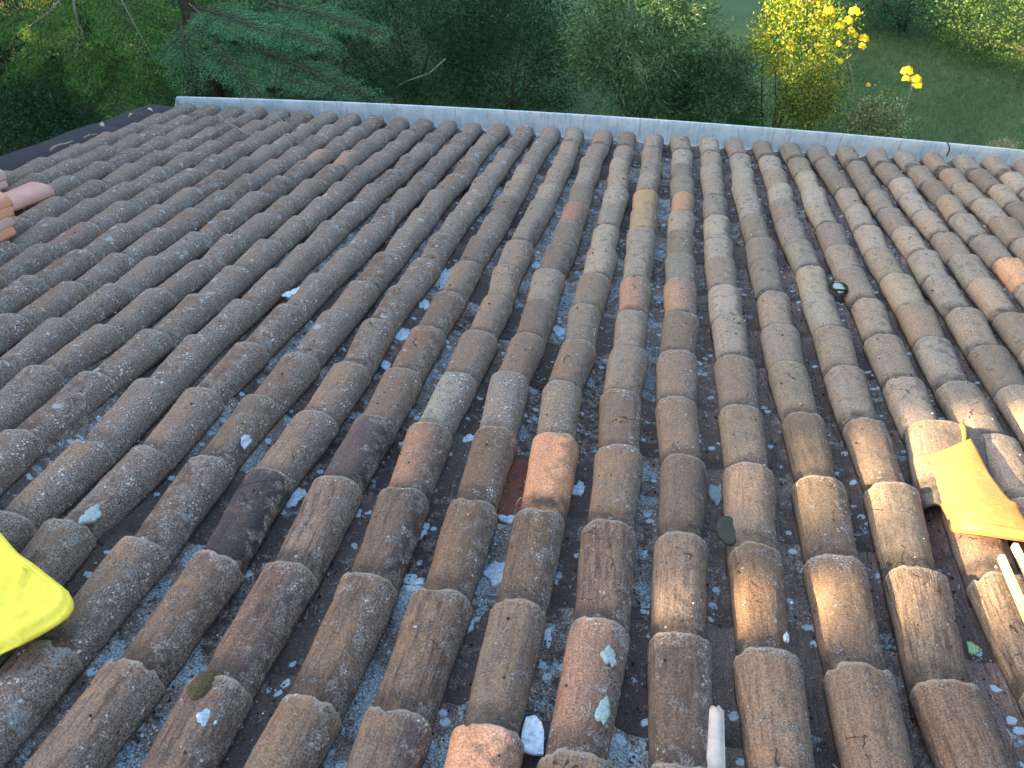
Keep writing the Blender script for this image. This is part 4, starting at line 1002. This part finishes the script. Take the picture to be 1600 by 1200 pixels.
# sunlit yellow shrub
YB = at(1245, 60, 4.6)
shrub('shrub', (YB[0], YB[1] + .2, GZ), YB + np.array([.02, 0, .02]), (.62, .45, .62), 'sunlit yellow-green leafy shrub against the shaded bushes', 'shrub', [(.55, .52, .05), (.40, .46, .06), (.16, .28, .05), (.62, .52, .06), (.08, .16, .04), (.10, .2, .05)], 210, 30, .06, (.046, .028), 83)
c0 = at(1265, 150, 4.0)
shrub('shrub', (c0[0], c0[1] + .2, GZ), c0, (.42, .35, .5), 'loose olive green shrub with small leaves under the yellow one', 'shrub', [(.09, .18, .04), (.18, .30, .06), (.05, .09, .03), (.34, .32, .08)], 260, 36, .085, (.036, .018), 84)
c0 = at(1370, 185, 3.8)
shrub('shrub', (c0[0], c0[1] + .1, GZ), c0 + np.array([0, 0, -.1]), (.42, .3, .30), 'straggly pale-leaved shrub just behind the gutter', 'shrub', [(.10, .19, .10), (.34, .38, .30), (.06, .12, .05), (.20, .28, .14), (.3, .25, .1)], 170, 30, .08, (.036, .022), 85)
# stems with big yellow leaves
def yellow_stem(points, sizes, foot, label, cat='plant', stemcol=None, seed=0):
    rng = np.random.RandomState(seed); foot = np.array(foot, float); o = empty('leafy_stem', foot, label, cat, 'stems with large yellow leaves')
    top = np.mean([p for p in points], 0)
    ts = np.linspace(0, 1, 9)[:, None]; mid = (foot + top) / 2 + np.array([.05, 0, .1]); cv = (1 - ts) ** 2 * foot + 2 * ts * (1 - ts) * mid + ts ** 2 * top
    V, F = tube(cv, np.linspace(.010, .005, 9), 6); mesh('stem', V, fix(F), M_TWIG, o)
    for p, s_ in zip(points, sizes):
        n = 22; p = np.array(p); nrm = (CAM_P - p); nrm /= np.linalg.norm(nrm); nrm = nrm + np.array([-.2, 0, .9]) * .7 + rng.normal(0, .25, 3); nrm /= np.linalg.norm(nrm)
        a = np.cross(nrm, [0.1, 0, 1]); a /= np.linalg.norm(a); b = np.cross(nrm, a); VV = [p]
        for t in range(n):
            th_ = 2 * pi * t / n; r = s_ * (1.1 + .10 * sin(2 * th_ + seed) + .10 * sin(7 * th_ + s_ * 90)) * (1 - .55 * math.exp(-((th_ - 1.6) / .3) ** 2)); VV.append(p + (a * cos(th_) + b * sin(th_) * .85) * r + nrm * (.38 * r * cos(2 * th_ + s_ * 50)))
        T = np.array(VV); B = T - nrm * .0015
        F = [(0, 1 + t, 1 + (t + 1) % n) for t in range(n)] + [(n + 1, n + 2 + (t + 1) % n, n + 2 + t) for t in range(n)] + [(1 + t, n + 2 + t, n + 2 + (t + 1) % n, 1 + (t + 1) % n) for t in range(n)]
        c = np.tile(np.array([.85, .74, .06, 1]) * np.array([1, rng.uniform(.85, 1.1), 1, 1]), (len(T) * 2, 1))
        mesh('leaf', np.vstack([T, B]), F, M_LEAF, o, attrs={'leaf': c})
YS = 3.6
yellow_stem([at(1418, 111, YS), at(1431, 124, YS), at(1417, 123, YS), at(1432, 132, YS)], [.060, .056, .045, .056], at(1408, 185, YS), 'yellow four-leaved sprig standing alone against the lawn', seed=1)
yellow_stem([at(x, y, 4.4) for x, y in [(1296, 18), (1336, 18), (1325, 32), (1312, 41), (1330, 48), (1350, 60), (1347, 72), (1335, 54)]], [.06, .06, .055, .05, .045, .055, .045, .04], at(1300, 200, 4.4), 'stem with many large yellow leaves beside the sunlit shrub', seed=2)
yellow_stem([at(x, y, 4.0) for x, y in [(1312, 68), (1313, 96), (1357, 133)]], [.035, .035, .03], at(1330, 210, 4.0), 'stem with three small orange-yellow leaves over the olive shrub', seed=3)
# lawn side: soft sunlit tree at the right and a pale dry bush
c0 = at(1590, 60, 8.5)
shrub('round_tree', (c0[0] + .8, c0[1], GZ), c0 + np.array([.5, 0, .2]), (1.9, 1.2, 1.5), 'soft yellow-green tree at the right edge beyond the lawn', 'tree', [(.10, .17, .05), (.13, .20, .06), (.08, .14, .045)], 420, 60, .16, (.05, .03), 86, part='crown', bark=M_BARK, rad0=.05)
c0 = at(1430, -10, 9.5)
shrub('shrub', (c0[0], c0[1], GZ), c0, (1.3, .7, .7), 'dark bush at the top edge beyond the lawn', 'shrub', DKG, 160, 60, .14, (.05, .03), 87)
c0 = at(1572, 232, 3.6)
shrub('shrub', (c0[0], c0[1], GZ), c0, (.17, .15, .10), 'low pale dried flowerheads behind the gutter at the right', 'shrub', [(.36, .30, .22), (.45, .40, .32), (.2, .2, .1)], 60, 22, .03, (.02, .012), 88, stems=9, bark=M_TWIG, rad0=.006)
# bare pale branches top left
BG = 'bare pale branches among the conifers'
for n_i, (pp, r, lb) in enumerate([([(92, 2, 4.2), (75, 20, 4.2), (50, 38, 4.2), (28, 55, 4.3)], .014, 'bare pale branch slanting down left at the top left'), ([(115, 0, 4.2), (117, 20, 4.2), (122, 38, 4.2), (130, 52, 4.2)], .016, 'short bare whitish branch hanging near the top left'), ([(190, 0, 4.0), (205, 30, 4.0), (228, 70, 4.0), (250, 112, 4.0)], .009, 'long thin bare branch curving down at upper left'), ([(295, 5, 4), (312, 20, 4), (320, 45, 4)], .006, 'thin bare twig hanging before the cedar'), ([(696, 92, 4), (670, 115, 4), (640, 125, 4), (620, 135, 4)], .010, 'dark bare twig in the shaded middle bushes')]):
    P = [at(*p) for p in pp]; V, F = tube(P, np.linspace(r, r * .4, len(P)), 6)
    tag(mesh('branch', V, fix(F), M_PALEBARK, loc=P[0]), lb, 'branch', BG)
P = [at(*p) for p in [(78, 145, 3.9), (82, 160, 3.9), (86, 178, 3.9), (90, 215, 3.9)]]; P.append(np.array([P[-1][0], P[-1][1], GZ]))
V, F = tube(P, [.012, .018, .022, .03, .04], 8); tag(mesh('stump_stem', V, fix(F), M_PALEBARK, loc=P[-1]), 'short tan dead stem catching light left of the roof', 'dead stem')

# lawn blades
rng = np.random.RandomState(12); n = 60000
C = np.stack([rng.uniform(1.5, 8.5, n), rng.uniform(3.5, 11.5, n), np.full(n, GZ)], 1)
C[:, 2] += 0.06 * vnoise(np.stack([C[:, 0], C[:, 1], 0 * C[:, 0]], 1), .4, 3)
V, F, c = leaves(C, .065, .010, rng.normal(0, 1, (n, 3)) * [1, 1, .1], np.tile([0, 0, 1.2], (n, 1)), rng, pal(rng, n, [(.09, .18, .08), (.115, .21, .085), (.15, .23, .095)]))
tag(mesh('grass', V, F, M_LEAF, smooth=False, attrs={'leaf': c}), 'short shaded lawn grass beyond the house', 'grass', None, 'stuff')

# ------------------------------------------------------------------ unseen trees added to shape the light: sun blocked left, sky blocked right
LIT = [(W(3.95, -20.4, 0), .36, .15), (W(4.1, -22.2, 0), .22, .07), (W(4.25, -23.3, 0), .12, .07),
       (W(2.95, -21.8, 0), .13, .065), (W(2.8, -23.5, 0), .09, .05), (W(1.82, -23.5, 0), .09, .05), (W(1.15, -24.3, 0), .10, .03), (W(1.9, -22.1, 0), .12, .05),
       (W(-9.6, -26.2, .3), .30, .11),
       (YB + [0, 0, .16], .62, .50), (at(1330, 40, 4.4), .40, .3), (at(1425, 120, 3.6), .16, .14), (at(1262, 120, 4.0), .14, .14),
       (at(1620, 40, 8.5), 1.1, .6), (at(10, 10, 7.0), .8, .6), (at(88, 190, 3.9), .12, .18), (at(430, 15, 7.5), .25, .15), (at(180, 80, 4.4), .2, .1), (at(70, 60, 4.6), .3, .12)]
HA = np.cross(SUN_DIR, [0, 0, 1.0]); HA /= np.linalg.norm(HA); VA = np.cross(HA, SUN_DIR)
def unlit(Cn):  # cuts gaps in the added crowns along sun rays to LIT
    keep = np.ones(len(Cn), bool)
    for T, rh, rv in LIT:
        d = Cn - T; t = d @ SUN_DIR
        keep &= ~((((d @ HA) / rh) ** 2 + ((d @ VA) / rv) ** 2 < 1) & (t > 3.0))
    return keep
def shade_tree(x, y, zc, rad, label, seed, grp='unseen trees added left of the house to block the sun'):
    rng = np.random.RandomState(seed); base = np.array([x, y, GZ]); o = empty('added_shade_tree', base, label, 'tree', grp)
    c0 = np.array([x, y, zc])
    # lumpy opaque inner foliage + leaves
    nlat, nlon = 110, 200; th = np.linspace(0.02, pi - .02, nlat); ph = np.linspace(0, 2 * pi, nlon, endpoint=False)
    TH, PH = np.meshgrid(th, ph, indexing='ij'); d = np.stack([np.sin(TH) * np.cos(PH), np.sin(TH) * np.sin(PH), np.cos(TH)], -1).reshape(-1, 3)
    r = .93 + .10 * vnoise(d, 3, seed) + .06 * vnoise(d, 8, seed + 1)
    sq = 1 / (np.abs(d) ** 5).sum(1) ** .2  # boxy crowns, so no stray sun passes between the added trees
    V = c0 + d * (r * sq)[:, None] * np.array(rad)
    idx = np.arange(nlat * nlon).reshape(nlat, nlon); nx = np.roll(idx, -1, 1)
    F = np.stack([idx[:-1], idx[1:], nx[1:], nx[:-1]], -1).reshape(-1, 4)
    F = F[unlit(V[F].mean(1))]
    Cc, N, _ = clumpy(c0, rad, 420, 26, .25, rng, .85); Cc = c0 + (Cc - c0) / ((np.abs(N) ** 5).sum(1) ** .2)[:, None]; k_ = unlit(Cc); Cc, N = Cc[k_], N[k_]
    V2, F2, c2 = leaves(Cc, .16, .09, N, N, rng, pal(rng, len(Cc), SHADE), .2)
    cc = np.vstack([np.hstack([pal(rng, len(V), SHADE), np.ones((len(V), 1))]), c2])
    mesh('crown', np.vstack([V, V2]), np.vstack([F, F2 + len(V)]), M_DENSE, o, smooth=False, attrs={'leaf': cc})
    Vt, Ft = tube([base, base + [.1, 0, (zc - GZ) * .5], c0], [.28, .22, .12], 12); mesh('trunk', Vt, fix(Ft), M_BARK, o)
SHADE = [(.045, .05, .032), (.06, .06, .036), (.035, .045, .028)]
M_DENSE = leaf_mat('dense_leaf', 0.0, .8)
for n_i, y in enumerate(np.linspace(-16, 13, 8)):
    shade_tree(-15.5 - (n_i % 2) * .8, y, 3.6 + (n_i % 3) * .25, (1.9, 2.5, 5.6), '%s of the eight unseen trees added to block the sun left of the house' % ['southernmost', 'second', 'third', 'fourth', 'fifth', 'sixth', 'seventh', 'northernmost'][n_i], 300 + n_i)
for n_i, y in enumerate(np.linspace(-13, 3, 4)):  # added out of view to block sky and darken the right tile flanks
    shade_tree(10.5, y, 5.0, (2.2, 2.9, 6.5), '%s of the four unseen trees added to block sky light right of the house' % ['southernmost', 'second', 'third', 'northernmost'][n_i], 400 + n_i, 'unseen trees added right of the house to block the sky')
